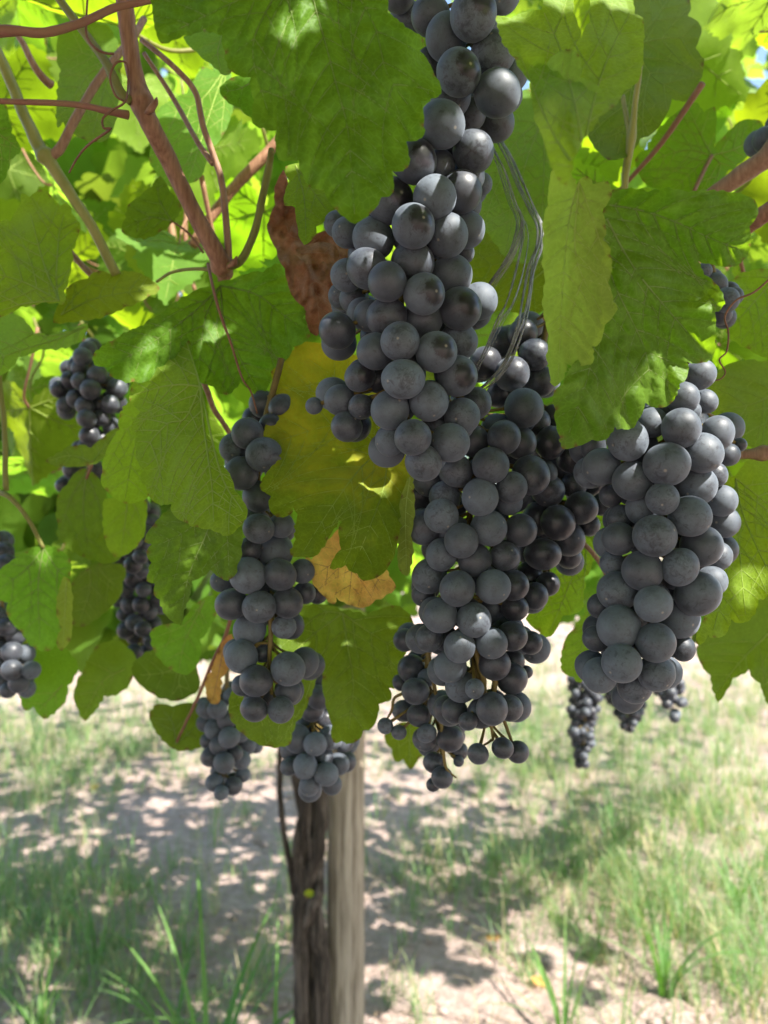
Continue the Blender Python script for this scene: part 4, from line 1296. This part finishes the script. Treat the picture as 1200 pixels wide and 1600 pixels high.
cane('olive green jointed cane running down at the picture edge',
     [(-20, 50, .42), (0, 92, .42), (33, 167, .42), (58, 225, .42), (75, 250, .42), (108, 300, .425), (146, 358, .43), (182, 430, .44)], [8, 8.5, 9, 11, 9, 8, 8], 'caneg', nodes=(0.55,),
     kids=[('side_shoot', [(78, 246, .42), (95, 230, .42), (117, 187, .42), (146, 137, .425), (179, 92, .43), (205, 62, .44), (225, 30, .45)], [8, 7, 6.5, 6, 6], 'canep')])
cane('thin pink brown stalk hanging at the top corner behind the rosy stalk',
     [(20, 45, .44), (38, 72, .44), (54, 104, .44), (68, 122, .445), (80, 132, .45)], [4, 5, 6, 7], 'canep', 'leaf_stalk', 'leaf stalk', 'stalks')
cane('orange brown cane lit in the bright gap behind the thin stalks',
     [(300, 385, .6), (325, 346, .6), (367, 292, .6), (412, 245, .6), (440, 215, .6)], [8, 8.5, 9, 8], 'cane')
cane('pink stem blurred deep in the bright gap',
     [(255, 440, .7), (270, 380, .7), (262, 330, .7)], [5, 6, 5], 'pink', 'leaf_stalk', 'leaf stalk', 'stalks')
cane('slim blurred stem standing upright in the bright gap',
     [(305, 455, .66), (292, 400, .66), (290, 340, .66), (296, 300, .66)], [3, 3.5, 3], 'pink', 'leaf_stalk', 'leaf stalk', 'stalks')
cane('faint brown stalk crossing under the edge leaf with yellow veins',
     [(100, 380, .46), (125, 410, .46), (150, 440, .46), (165, 470, .46)], [4.5, 5, 5], 'canep', 'leaf_stalk', 'leaf stalk', 'stalks')
cane('thick pinkish brown cane entering from the edge beside the notched leaf',
     [(1270, 195, .40), (1200, 245, .41), (1150, 280, .42), (1105, 312, .43), (1060, 345, .44)], [17, 15, 13, 11], 'canep', nodes=(0.2,))
cane('short brown cane end at the edge behind the broad sunlit leaf',
     [(1260, 295, .36), (1200, 330, .37), (1165, 355, .38), (1120, 390, .39)], [15, 14, 12], 'cane')
cane('upright green stalk between the olive leaf and the notched leaf',
     [(1000, 100, .42), (996, 137, .42), (987, 208, .42), (979, 258, .42), (976, 305, .42)], [4, 4.5, 6.5, 5], 'caneg', 'leaf_stalk', 'leaf stalk', 'stalks', nodes=(0.55,),
     kids=[('side_stalk', [(985, 215, .42), (978, 180, .425), (973, 150, .43)], [4.5, 4, 3.5], 'caneg')])
cane('dark reddish cane behind the middle bunch under the pale leaf',
     [(820, 515, .40), (850, 500, .40), (875, 485, .40), (920, 460, .41)], [8, 9, 9], 'cane')
cane('orange brown shoot at the edge behind the plump bunch',
     [(1090, 720, .40), (1150, 710, .39), (1196, 706, .385), (1260, 690, .38)], [6, 7, 9, 8], 'canep', nodes=(0.65,))
cane('long slender stalk standing at the picture edge above the pale stalk',
     [(-2, 560, .5), (0, 600, .5), (7, 671, .5), (9, 767, .5)], [3.5, 4, 4.5], 'petiole', 'leaf_stalk', 'leaf stalk', 'stalks')
cane('fine reddish brown stalk hanging beside the dry orange scrap',
     [(362, 960, .5), (350, 1000, .5), (333, 1033, .5), (312, 1083, .52), (300, 1108, .55), (275, 1162, .6)], [3, 3, 2.6, 2.2], 'tendril', 'leaf_stalk', 'leaf stalk', 'stalks')
cane('curly brown tendril dangling beside the broad sunlit leaf',
     [(1215, 425, .33), (1180, 455, .33), (1150, 470, .33), (1133, 495, .33), (1139, 520, .33), (1136, 548, .33), (1124, 562, .33), (1133, 580, .33), (1126, 592, .33), (1110, 596, .33)], [1.8, 1.6, 1.4, 1.0], 'tendril', 'tendril', 'tendril', 'tendrils', sides=6)
cane('reddish stalk behind the light green veined leaf',
     [(300, 560, .42), (322, 605, .42), (335, 640, .43), (360, 680, .44)], [4.5, 4.5, 4], 'canep', 'leaf_stalk', 'leaf stalk', 'stalks')
cane('brown stalk showing between the curled leaf and the plump bunch',
     [(905, 840, .40), (925, 862, .40), (938, 880, .40), (955, 910, .4)], [3.5, 4, 4], 'canep', 'leaf_stalk', 'leaf stalk', 'stalks')


# ------------------------------------------------------------------ clear plastic strips
def plastic():
    mb = MB()
    r_ = random.Random(4)
    A = [(752, 200, .335), (768, 235, .332), (783, 267, .33), (800, 315, .328), (812, 346, .327), (806, 380, .325), (796, 404, .325), (778, 432, .326), (760, 458, .328), (745, 480, .33)]
    Bp = [(776, 212, .334), (795, 245, .332), (812, 285, .33), (830, 325, .328), (844, 355, .326), (842, 385, .325), (830, 420, .322), (822, 470, .32), (815, 505, .318), (795, 560, .318), (772, 592, .32), (748, 612, .325)]
    Cp = [(818, 345, .327), (820, 375, .326), (810, 430, .325), (796, 475, .322), (782, 500, .32), (765, 540, .322), (745, 580, .325)]
    for pts, n, wd in ((A, 11, 1.5), (Bp, 12, 1.8), (Cp, 7, 1.3)):
        for k in range(n):
            ph = r_.uniform(0, 6.28)
            sp = r_.uniform(0.25, 0.7)
            q = []
            for i, (x, y, d) in enumerate(pts):
                s = math.sin(ph + i * sp) * 6.0
                q.append(P(x + s + r_.uniform(-1, 1), y + r_.uniform(-1, 1), d + math.cos(ph + i * sp) * 0.0016))
            mb.add(tube(spline(q, 6), [wd * .33 / FPX * r_.uniform(.5, 1.1), wd * .33 / FPX * r_.uniform(.6, 1.2), wd * .33 / FPX * 0.6], 6, flat=0.22))
    o = P(752, 200, .335)
    tag(mesh_obj('plastic_tie', mb.V, mb.F, [M['tie']], origin=o), 'bundle of clear wrinkled plastic strips hanging beside the tall bunch', 'plastic tie')


plastic()


# ------------------------------------------------------------------ grape bunches
def berry_mesh(seed, mat):
    import bmesh
    bm = bmesh.new()
    bmesh.ops.create_icosphere(bm, subdivisions=4, radius=1.0)
    r_ = random.Random(seed)
    sx, sy, sz = r_.uniform(.97, 1.03), r_.uniform(.97, 1.03), r_.uniform(.96, 1.05)
    for v in bm.verts:
        n = v.co.normalized()
        k = 1 + 0.012 * noise.noise(n * 1.7 + Vector((seed, 0, 0)))
        k -= 0.05 * math.exp(-((1 - n.z) / 0.06) ** 2)
        k -= 0.012 * math.exp(-((1 + n.z) / 0.02) ** 2)
        v.co = Vector((n.x * sx, n.y * sy, n.z * sz)) * k
    me = bpy.data.meshes.new('berry')
    bm.to_mesh(me); bm.free()
    me.materials.append(M[mat])
    me.polygons.foreach_set('use_smooth', [True] * len(me.polygons))
    return me


INNER = berry_mesh(77, 'berry')
BER = [berry_mesh(i, 'berry') for i in range(5)]
RUB = [berry_mesh(20 + i, 'rub') for i in range(2)]
DRK = [berry_mesh(40 + i, 'dark') for i in range(3)]


def bunch(label, berries, d0, axis, fill=25, halfw=None, cyl=0.018, layer=0.0055, seed=0, dark=False, group='bunches of dark grapes', extra=()):
    """berries: (x, y, r, layer[, flag]) in photo pixels, nearest layer 0. Each is pushed back until it only touches those before it."""
    r_ = random.Random(seed + 50)
    ax = [Vector(a) for a in axis]
    axp = spline(ax, 6)
    def centre(y):
        return float(np.interp(y, [a.y for a in axp], [a.x for a in axp]))
    hw = halfw or max(abs(b[0] - centre(b[1])) + b[2] for b in berries)
    todo = []
    for b in berries:
        u = (b[0] - centre(b[1])) / hw
        todo.append((d0 + layer * b[3] + cyl * min(1.4, u * u) + r_.uniform(-.0006, .0006), b))
    todo.sort(key=lambda t: t[0])
    done = []
    for d, b in todo:
        for _ in range(120):
            c = P(b[0], b[1], d); rad = b[2] * d / FPX
            if all((c - c2).length > 0.90 * (rad + r2) for c2, r2, *_ in done):
                break
            d += 0.0005
        done.append((c, rad, b, d))
    avg = sum(x[1] for x in done) / len(done)
    nvis = len(done)
    k = 0
    lim = fill
    tr = 0
    while k < lim and tr < 6000:
        tr += 1
        base_ = done[r_.randrange(nvis)]
        c = base_[0] + Vector((r_.gauss(0, .5) * avg, avg * r_.uniform(1.0, 3.0), r_.gauss(0, .6) * avg))
        px, py, dd = project(c)
        rp = avg * FPX / dd
        if not any((px - q[2][0]) ** 2 + (py - q[2][1]) ** 2 < (0.7 * q[2][2]) ** 2 and q[2][2] > 0.85 * rp for q in done[:nvis]):
            continue
        if all((c - q[0]).length > 0.87 * (avg * 1.03 + q[1]) for q in done):
            done.append((c, avg * 1.05, None, dd)); k += 1
    top = P(ax[0].x, ax[0].y, d0 + cyl + 0.006)
    root = tag(empty('grape_bunch', top), label, 'grape bunch', group)
    # the stem inside, with a stalk to every berry
    dm = d0 + 0.016 if cyl > 0.01 else d0 + 0.010
    spine = [P(a.x, a.y, dm) for a in axp]
    mb = MB()
    mb.add(tube(spine, [0.0016, 0.0014, 0.0009], 8, rough=0.2))
    for c, rad, b, d in done:
        att = min(spine, key=lambda s: (s - c - Vector((0, 0, 0.010))).length)
        v = (att - c)
        if v.length < rad * 1.05:
            continue
        a = c + v.normalized() * rad * 0.93
        mid = a.lerp(att, 0.55) + Vector((0, 0, -0.001))
        mb.add(tube(spline([a, mid, att], 3), [0.0009, 0.0006, 0.0007], 5))
    for pts, rad in extra:
        mb.add(tube(spline([P(*p) for p in pts], 6), [q * d0 / FPX for q in rad], 8, rough=0.25))
    mesh_obj('stem', mb.V, mb.F, [M['rachis']], root, top)
    if len(done) > 99:     # past a hundred: the hidden inner ones in one piece
        im = MB()
        for c, rad, b, d in done[99:]:
            im.add(([c + Vector(v.co) * rad for v in INNER.vertices], [tuple(p.vertices) for p in INNER.polygons]))
        mesh_obj('inner_berries', im.V, im.F, [M['berry']], root, top)['kind'] = 'stuff'
    for c, rad, b, d in done[:99]:
        flag = b[4] if b is not None and len(b) > 4 else None
        if flag == 'rub':
            me = RUB[r_.randrange(len(RUB))]
            v = Vector((0.42 + r_.uniform(-.08, .12), -0.85, 0.02 + r_.uniform(-.2, .15)))
        elif flag == 'dark' or (dark and r_.random() < 0.8):
            me = DRK[r_.randrange(len(DRK))]
            v = Vector((r_.gauss(0, .5), -0.6, -0.7 + r_.gauss(0, .4)))
        else:
            me = BER[r_.randrange(len(BER))]
            v = Vector((r_.gauss(0, .6), -0.7, -0.4 + r_.gauss(0, .5)))
        o = bpy.data.objects.new('berry', me)
        COL.objects.link(o)
        o.parent = root
        o.location = c - top
        o.rotation_euler = (v.to_track_quat('-Z', 'Y') @ Quaternion((0, 0, 1), r_.uniform(0, 6.28))).to_euler()
        o.scale = (rad * r_.uniform(.96, 1.05), rad * r_.uniform(.96, 1.05), rad * r_.uniform(.94, 1.05))
    return root


def conv(ox, oy, lst, s=2.4):
    return [(ox + t[0] / s, oy + t[1] / s, t[2] / s) + tuple(t[3:]) for t in lst]


A_ = conv(350, 0, [(655, -15, 60, 1), (775, 60, 72, 1), (935, 55, 92, 0, 'rub'), (1045, -10, 60, 2), (835, 140, 80, 1), (690, 80, 70, 2), (770, 240, 55, 2), (880, 272, 83, 0, 'rub'), (1010, 200, 82, 1), (1025, 350, 85, 0), (1085, 285, 55, 2), (850, 370, 75, 1), (815, 467, 88, 0), (920, 430, 64, 2), (1015, 458, 74, 1), (868, 540, 55, 2), (935, 568, 76, 1), (715, 605, 82, 0, 'rub'), (808, 622, 62, 1), (912, 662, 66, 2), (888, 720, 76, 1), (790, 740, 82, 0), (965, 690, 42, 3), (622, 752, 84, 1, 'rub'), (710, 848, 80, 0, 'rub'), (560, 895, 78, 1), (460, 872, 60, 2), (422, 840, 48, 3), (838, 884, 78, 1), (910, 862, 70, 2), (707, 985, 80, 1), (852, 1032, 80, 1), (538, 1008, 78, 1), (462, 1032, 62, 2), (612, 1057, 76, 0), (750, 1103, 79, 0, 'rub'), (885, 1157, 77, 0, 'rub'), (955, 1130, 70, 2), (900, 950, 40, 3), (442, 1110, 52, 3)]) + \
    conv(350, 400, [(610, 228, 76, 1), (520, 215, 58, 2), (488, 160, 58, 3), (545, 225, 62, 2), (425, 280, 69, 1, 'dark'), (745, 240, 74, 2), (660, 320, 71, 0), (796, 360, 75, 0, 'rub'), (568, 358, 68, 1), (880, 320, 70, 2), (672, 462, 79, 0), (875, 450, 75, 0, 'rub'), (510, 452, 58, 1, 'rub'), (578, 465, 50, 2), (768, 545, 74, 1), (622, 578, 76, 0), (435, 540, 59, 1), (515, 565, 50, 2, 'dark'), (338, 562, 32, 1), (460, 640, 58, 1, 'dark'), (562, 560, 42, 3), (893, 600, 70, 1), (945, 552, 58, 2), (708, 680, 71, 0), (848, 700, 75, 0), (622, 692, 58, 2), (748, 776, 69, 1), (795, 640, 60, 3), (560, 300, 50, 3), (690, 400, 55, 3)])
bunch('tall bluish grey bunch hanging in front in the centre, reaching the top', A_, 0.283, [(760, -60), (745, 60), (715, 180), (665, 320), (630, 430), (630, 560), (640, 700)], 45, 105, 0.016, 0.005, 1)

B_ = conv(350, 400, [(870, 805, 62, 1), (1000, 785, 68, 0), (1050, 680, 65, 0), (960, 905, 71, 0), (1078, 868, 59, 0), (1150, 822, 76, 0), (828, 905, 62, 1), (815, 975, 68, 0), (750, 1015, 70, 1), (890, 1068, 66, 0), (993, 1020, 69, 0), (1112, 1028, 62, 1), (815, 1120, 60, 1), (940, 1140, 66, 1), (1050, 1128, 62, 1), (1068, 920, 52, 2), (765, 850, 55, 3, 'dark'), (735, 900, 62, 3, 'dark'), (935, 695, 60, 2), (1110, 700, 62, 2), (1125, 570, 72, 1)]) + \
    conv(300, 800, [(890, 240, 68, 1), (995, 287, 68, 0), (1130, 280, 66, 0), (868, 310, 45, 2, 'dark'), (930, 388, 65, 0), (1057, 405, 67, 0), (1125, 360, 54, 2), (890, 472, 54, 1, 'dark'), (1003, 505, 61, 0), (1123, 492, 61, 0), (968, 578, 62, 1), (945, 470, 50, 2), (1132, 570, 62, 1, 'dark'), (1010, 655, 60, 2), (1060, 663, 36, 0), (1125, 738, 61, 0, 'dark'), (1035, 785, 37, 1, 'dark'), (1073, 907, 41, 0, 'dark'), (1165, 885, 41, 0, 'dark'), (1222, 900, 42, 1, 'dark'), (1190, 735, 52, 1, 'dark'), (1200, 625, 60, 1, 'dark'), (1205, 560, 45, 2, 'dark'), (985, 745, 48, 2, 'dark'), (1250, 600, 28, 3, 'dark')]) + \
    conv(700, 800, [(213, 165, 56, 1, 'dark'), (245, 275, 57, 1, 'dark'), (240, 465, 57, 1, 'dark'), (310, 490, 46, 2, 'dark'), (250, 360, 52, 1, 'dark'), (325, 315, 53, 2, 'dark'), (185, 400, 45, 3, 'dark'), (270, 70, 60, 1)])
bunch('long middle bunch of grey grapes below the tall one, loose berries at its tip', B_, 0.325, [(690, 540), (740, 660), (735, 800), (720, 920), (738, 1020), (755, 1090), (760, 1120)], 50, 120, 0.016, 0.0055, 2,
      extra=[([(740, 1005, .335), (752, 1050, .334), (757, 1068, .334), (758, 1100, .332)], [5, 4.5, 4, 2]), ([(752, 1040, .336), (772, 1062, .336), (773, 1085, .336), (792, 1138, .336), (800, 1160, .337)], [4, 5, 3, 2.5]), ([(763, 1115, .333), (770, 1150, .333), (766, 1158, .333), (755, 1165, .333)], [2.4, 2.6, 1.6])])

B2_ = conv(700, 400, [(325, 370, 61, 1, 'dark'), (345, 470, 62, 1, 'dark'), (280, 290, 56, 1, 'dark'), (210, 322, 60, 1, 'dark'), (240, 442, 66, 0, 'dark'), (140, 400, 62, 1, 'dark'), (285, 572, 71, 0), (270, 680, 66, 2), (385, 700, 61, 0, 'dark'), (412, 790, 48, 2, 'dark'), (375, 880, 62, 1, 'dark'), (470, 860, 48, 2, 'dark'), (500, 945, 62, 0, 'dark'), (412, 1000, 66, 0, 'dark'), (335, 985, 62, 1, 'dark'), (355, 1118, 66, 0, 'dark'), (452, 1062, 64, 1, 'dark'), (580, 930, 44, 1, 'dark'), (460, 760, 54, 1, 'dark'), (540, 712, 52, 1), (540, 852, 50, 2, 'dark'), (455, 1130, 46, 1, 'dark'), (330, 625, 55, 2, 'dark'), (75, 545, 52, 2, 'dark'), (300, 1205, 60, 1, 'dark'), (395, 600, 45, 2, 'dark'), (570, 860, 45, 2, 'dark'), (520, 800, 45, 3, 'dark'), (375, 1230, 45, 1, 'dark'), (530, 1010, 42, 2, 'dark'), (190, 520, 50, 3, 'dark')])
bunch('dark shaded shoulder bunch wedged between the middle bunch and the plump bunch', B2_, 0.352, [(860, 480), (840, 600), (850, 720), (870, 830), (850, 900)], 45, 130, 0.012, 0.0055, 3)

B3_ = conv(300, 800, [(825, 588, 54, 0, 'dark'), (838, 672, 54, 0, 'dark'), (938, 722, 55, 0), (850, 762, 45, 1, 'dark'), (880, 622, 34, 0), (880, 830, 36, 0), (872, 852, 46, 1, 'dark'), (968, 848, 52, 0, 'dark'), (725, 802, 32, 0), (776, 826, 28, 0), (908, 940, 42, 0, 'dark'), (938, 995, 42, 0, 'dark'), (905, 1022, 28, 1, 'dark'), (1000, 897, 36, 1, 'dark'), (1000, 935, 20, 1, 'dark'), (800, 745, 40, 2, 'dark'), (985, 800, 45, 1, 'dark'), (850, 560, 48, 2, 'dark'), (800, 480, 45, 3, 'dark'), (780, 640, 30, 2, 'dark')])
bunch('straggly dark bunch with small uneven berries hanging behind the tip of the middle one', B3_, 0.375, [(690, 930), (668, 1040), (680, 1110), (690, 1160), (690, 1210)], 6, 90, 0.006, 0.004, 4,
      extra=[([(668, 1010, .374), (676, 1060, .373), (688, 1120, .373), (692, 1165, .373), (697, 1200, .373), (713, 1215, .374)], [3, 3.2, 3, 2.5, 1.2]), ([(640, 1080, .38), (617, 1090, .38), (612, 1110, .38), (604, 1125, .38)], [2.6, 2.4, 1.6])])

C_ = conv(700, 400, [(945, 445, 56, 2), (880, 532, 59, 1), (965, 545, 46, 3), (765, 625, 60, 2), (673, 690, 76, 0), (875, 645, 74, 0), (1010, 665, 66, 1), (575, 790, 74, 1), (692, 843, 74, 0), (820, 781, 82, 0), (952, 738, 77, 0), (725, 720, 66, 2), (1050, 745, 44, 3), (804, 911, 64, 0), (932, 860, 75, 1), (1000, 820, 48, 2), (1025, 918, 58, 2), (907, 976, 80, 0), (1030, 995, 62, 2), (728, 945, 64, 1), (775, 1050, 80, 0), (640, 1060, 62, 1), (950, 1087, 77, 0), (1010, 1125, 55, 2), (650, 985, 54, 2, 'dark'), (910, 580, 36, 3), (820, 560, 50, 3), (545, 715, 50, 2), (1092, 708, 28, 3, 'dark'), (760, 870, 45, 3, 'dark'), (610, 900, 45, 3, 'dark')]) + \
    conv(700, 800, [(730, 220, 75, 0), (618, 195, 48, 2), (870, 207, 71, 0), (990, 258, 56, 2), (635, 297, 73, 1), (770, 345, 70, 0), (937, 307, 83, 0), (570, 352, 48, 2), (640, 432, 79, 0), (556, 475, 52, 1), (868, 400, 74, 1), (778, 490, 77, 0), (880, 510, 50, 2), (651, 567, 74, 0), (570, 612, 66, 0), (782, 607, 69, 0), (700, 655, 64, 1), (840, 330, 50, 3), (700, 400, 50, 3, 'dark')])
bunch('plump bunch of large tightly packed grapes under the broad sunlit leaf', C_, 0.285, [(1060, 520), (1045, 640), (1035, 780), (1020, 900), (1000, 1000), (990, 1060)], 50, 120, 0.018, 0.0055, 5,
      extra=[])

D_ = conv(0, 400, [(985, 555, 52, 2, 'dark'), (928, 665, 60, 0), (880, 718, 56, 1), (990, 745, 66, 0), (905, 815, 64, 0), (970, 902, 60, 1), (1015, 635, 45, 2, 'dark'), (970, 1022, 59, 0), (1055, 1010, 48, 1), (935, 1100, 46, 1), (1035, 1110, 66, 1), (960, 610, 50, 2, 'dark')]) + \
    conv(300, 800, [(315, 140, 66, 3), (330, 235, 61, 0), (210, 238, 67, 0), (415, 222, 46, 1), (112, 258, 44, 2), (148, 346, 61, 0), (252, 356, 61, 0), (358, 340, 58, 0), (422, 303, 42, 2), (216, 442, 62, 1), (345, 430, 47, 1), (185, 542, 62, 0), (360, 588, 62, 0), (420, 565, 58, 1), (240, 633, 61, 0), (188, 650, 40, 2), (362, 672, 48, 1), (233, 738, 51, 0), (333, 742, 51, 0), (265, 530, 36, 2, 'dark'), (470, 305, 40, 3, 'dark'), (270, 300, 40, 3, 'dark'), (235, -5, 58, 2), (318, -20, 55, 2), (330, -160, 58, 2), (305, -320, 55, 2, 'dark'), (338, -390, 52, 2, 'dark')])
bunch('narrow left bunch with a bare stem showing between its upper and lower grapes', D_, 0.357, [(440, 560), (405, 700), (405, 800), (412, 900), (423, 980), (420, 1040), (425, 1085)], 20, 75, 0.012, 0.0055, 6,
      extra=[([(424, 960, .366), (423, 985, .365), (422, 1010, .365), (421, 1040, .366), (425, 1085, .366)], [4.2, 4.0, 3.6, 3]), ([(422, 1005, .366), (405, 1005, .367), (395, 1010, .368)], [2.6, 2])])

E_ = conv(300, 800, [(60, 738, 36, 1), (95, 740, 37, 0), (130, 780, 36, 1), (140, 845, 39, 0), (160, 905, 33, 0), (100, 875, 36, 1), (85, 815, 38, 1), (120, 940, 38, 0), (70, 915, 36, 1), (185, 930, 36, 1), (85, 1015, 36, 0), (155, 1027, 36, 0), (110, 1053, 28, 0), (205, 872, 36, 1), (240, 880, 26, 2), (50, 790, 34, 2), (190, 985, 28, 1), (100, 972, 32, 1), (45, 740, 28, 2), (180, 830, 34, 2), (150, 690, 34, 2), (60, 860, 30, 2), (110, 700, 34, 2), (185, 870, 32, 2)])
bunch('small blurred bunch hanging over the pale ground below the dry orange scrap', E_, 0.56, [(355, 1040), (352, 1120), (348, 1190), (348, 1235)], 10, 45, 0.014, 0.005, 7)
F_ = conv(300, 800, [(480, 630, 50, 2, 'dark'), (475, 695, 48, 1, 'dark'), (450, 745, 45, 1, 'dark'), (395, 850, 52, 1), (375, 890, 45, 2), (462, 870, 44, 0), (520, 845, 46, 1), (425, 952, 47, 0), (503, 982, 46, 0), (550, 945, 40, 1), (366, 955, 36, 1), (440, 1025, 40, 1), (525, 1022, 40, 1), (500, 780, 42, 1, 'dark'), (572, 865, 34, 2), (600, 860, 28, 2), (540, 800, 40, 2, 'dark'), (430, 800, 40, 2), (490, 920, 40, 2)])
bunch('small bunch with sunlit grapes hanging just before the post and trunk', F_, 0.485, [(495, 1030), (490, 1100), (490, 1170), (495, 1215)], 10, 50, 0.012, 0.005, 8)
G_ = conv(0, 400, [(310, 378, 36, 1), (285, 412, 34, 1), (330, 350, 34, 2), (365, 445, 37, 0), (262, 465, 33, 1), (222, 500, 34, 0), (340, 500, 38, 0), (300, 470, 34, 1), (440, 495, 38, 0), (415, 555, 36, 0), (375, 560, 34, 1), (325, 610, 37, 0), (382, 606, 33, 0), (246, 560, 34, 0), (318, 562, 36, 1), (418, 640, 36, 0), (335, 672, 38, 0), (322, 716, 32, 1), (282, 535, 34, 1), (360, 798, 32, 0), (300, 722, 30, 1), (255, 420, 30, 2), (400, 470, 34, 2), (300, 420, 34, 1), (380, 690, 32, 1), (270, 805, 34, 1), (235, 860, 28, 1), (330, 840, 32, 2)])
bunch('small shaded bunch half hidden high behind the far left leaves', G_, 0.585, [(135, 540), (138, 620), (140, 700), (138, 760)], 24, 45, 0.014, 0.005, 9, True)
H_ = conv(0, 800, [(45, 525, 38, 1), (45, 592, 38, 0), (118, 592, 36, 0), (70, 640, 38, 0), (100, 662, 33, 1), (30, 668, 30, 1), (8, 515, 34, 1), (98, 530, 36, 1), (-5, 570, 36, 1), (85, 570, 36, 2), (15, 635, 30, 1), (25, 430, 36, 1, 'dark'), (-10, 390, 36, 1, 'dark'), (60, 465, 36, 1, 'dark'), (-20, 460, 36, 2, 'dark'), (-20, 640, 34, 2), (15, 150, 40, 2, 'dark'), (25, 195, 40, 1, 'dark'), (-10, 110, 40, 2, 'dark'), (-15, 210, 38, 2, 'dark')])
bunch('bunch at the picture edge under the hanging leaf with pale stalk', H_, 0.57, [(-5, 830), (5, 960), (15, 1020), (25, 1060)], 10, 50, 0.012, 0.005, 10)


def taper(x, y0, y1, w, r, n, seed, lean=0):
    """A cone-shaped bunch in photo pixels: (x, y, r, layer) of n berries."""
    r_ = random.Random(seed)
    out = []
    tries = 0
    while len(out) < n and tries < 3000:
        tries += 1
        t = r_.random()
        hw = w * (1 - 0.75 * t) * (0.65 + 0.35 * min(1, t * 5))
        q = (x + lean * t + r_.uniform(-1, 1) * hw, y0 + (y1 - y0) * t, r * r_.uniform(.85, 1.12))
        if all((q[0] - o[0]) ** 2 + (q[1] - o[1]) ** 2 > (1.15 * r) ** 2 for o in out):
            out.append(q + (r_.choice((0, 1, 1, 2)), 'dark'))
    return out


bunch('dark drooping bunch in the shade behind the matte pointed leaf', taper(213, 850, 1025, 52, 14, 38, 3, 8), 0.66, [(215, 830), (215, 900), (222, 1010)], 8, 50, 0.012, 0.005, 11)
bunch('shadowy strip of grapes behind the half hidden serrated leaf', taper(215, 790, 900, 30, 14, 18, 8), 0.62, [(222, 780), (215, 840), (210, 890)], 5, 40, 0.01, 0.005, 16)
bunch('longest of the three distant dark bunches over the bright grass', taper(914, 1062, 1198, 27, 7.6, 46, 4, -4), 1.15, [(915, 1040), (915, 1100), (910, 1195)], 20, 28, 0.02, 0.007, 12)
bunch('pointed middle one of the three distant dark bunches', taper(978, 1075, 1140, 33, 7.4, 32, 5, 6), 1.2, [(975, 1060), (980, 1100), (984, 1140)], 15, 30, 0.02, 0.007, 13)
bunch('smallest distant dark bunch with one loose berry, nearest the edge leaf', taper(1042, 1062, 1100, 24, 8.5, 12, 6, 5) + [(1054, 1121, 8.5, 0, 'dark'), (1063, 1099, 7, 0, 'dark')], 1.0, [(1040, 1050), (1045, 1080), (1054, 1118)], 5, 26, 0.016, 0.006, 14)
bunch('few grapes peeking out behind the broad sunlit leaf', conv(700, 400, [(1045, 165, 48, 0), (960, 55, 30, 1), (1022, 215, 44, 0), (1075, 150, 34, 1), (1000, 110, 46, 2), (985, 190, 46, 2)]), 0.37, [(1110, 410), (1120, 450), (1125, 490)], 4, 60, 0.01, 0.005, 15)
bunch('lone grapes at the very edge above the thick pinkish cane', conv(700, 0, [(1192, 525, 48, 0), (1240, 470, 48, 1), (1250, 560, 48, 1)]), 0.42, [(1215, 170), (1205, 220)], 2, 40, 0.01, 0.005, 17)

# ------------------------------------------------------------------ fallen leaves on the soil
FALL = leaf_mesh(301, M['orange'], M['veinbrown'])
for i, (px, py, lab) in enumerate([(845, 1545, 'orange dead leaf lying on the bare shaded soil'), (1125, 1470, 'dead leaf lying at the foot of the spreading grass plant'), (1150, 1300, 'curled dead leaf lying in the sunny far grass'), (770, 1475, 'small dead leaf lying between the post and the arching grass plant'), (150, 1235, 'dead leaf lying on the sunny soil near the picture edge')]):
    c = ground_at(px, py)
    root = empty('fallen_leaf', c + Vector((0, 0, 0.014)))
    root.rotation_euler = (0.3, 0.2 - 0.1 * i, i * 1.9)
    b = bpy.data.objects.new('blade', FALL)
    COL.objects.link(b); b.parent = root; b.scale = (0.05,) * 3
    tag(root, lab, 'fallen leaf', 'dead leaves on the soil')
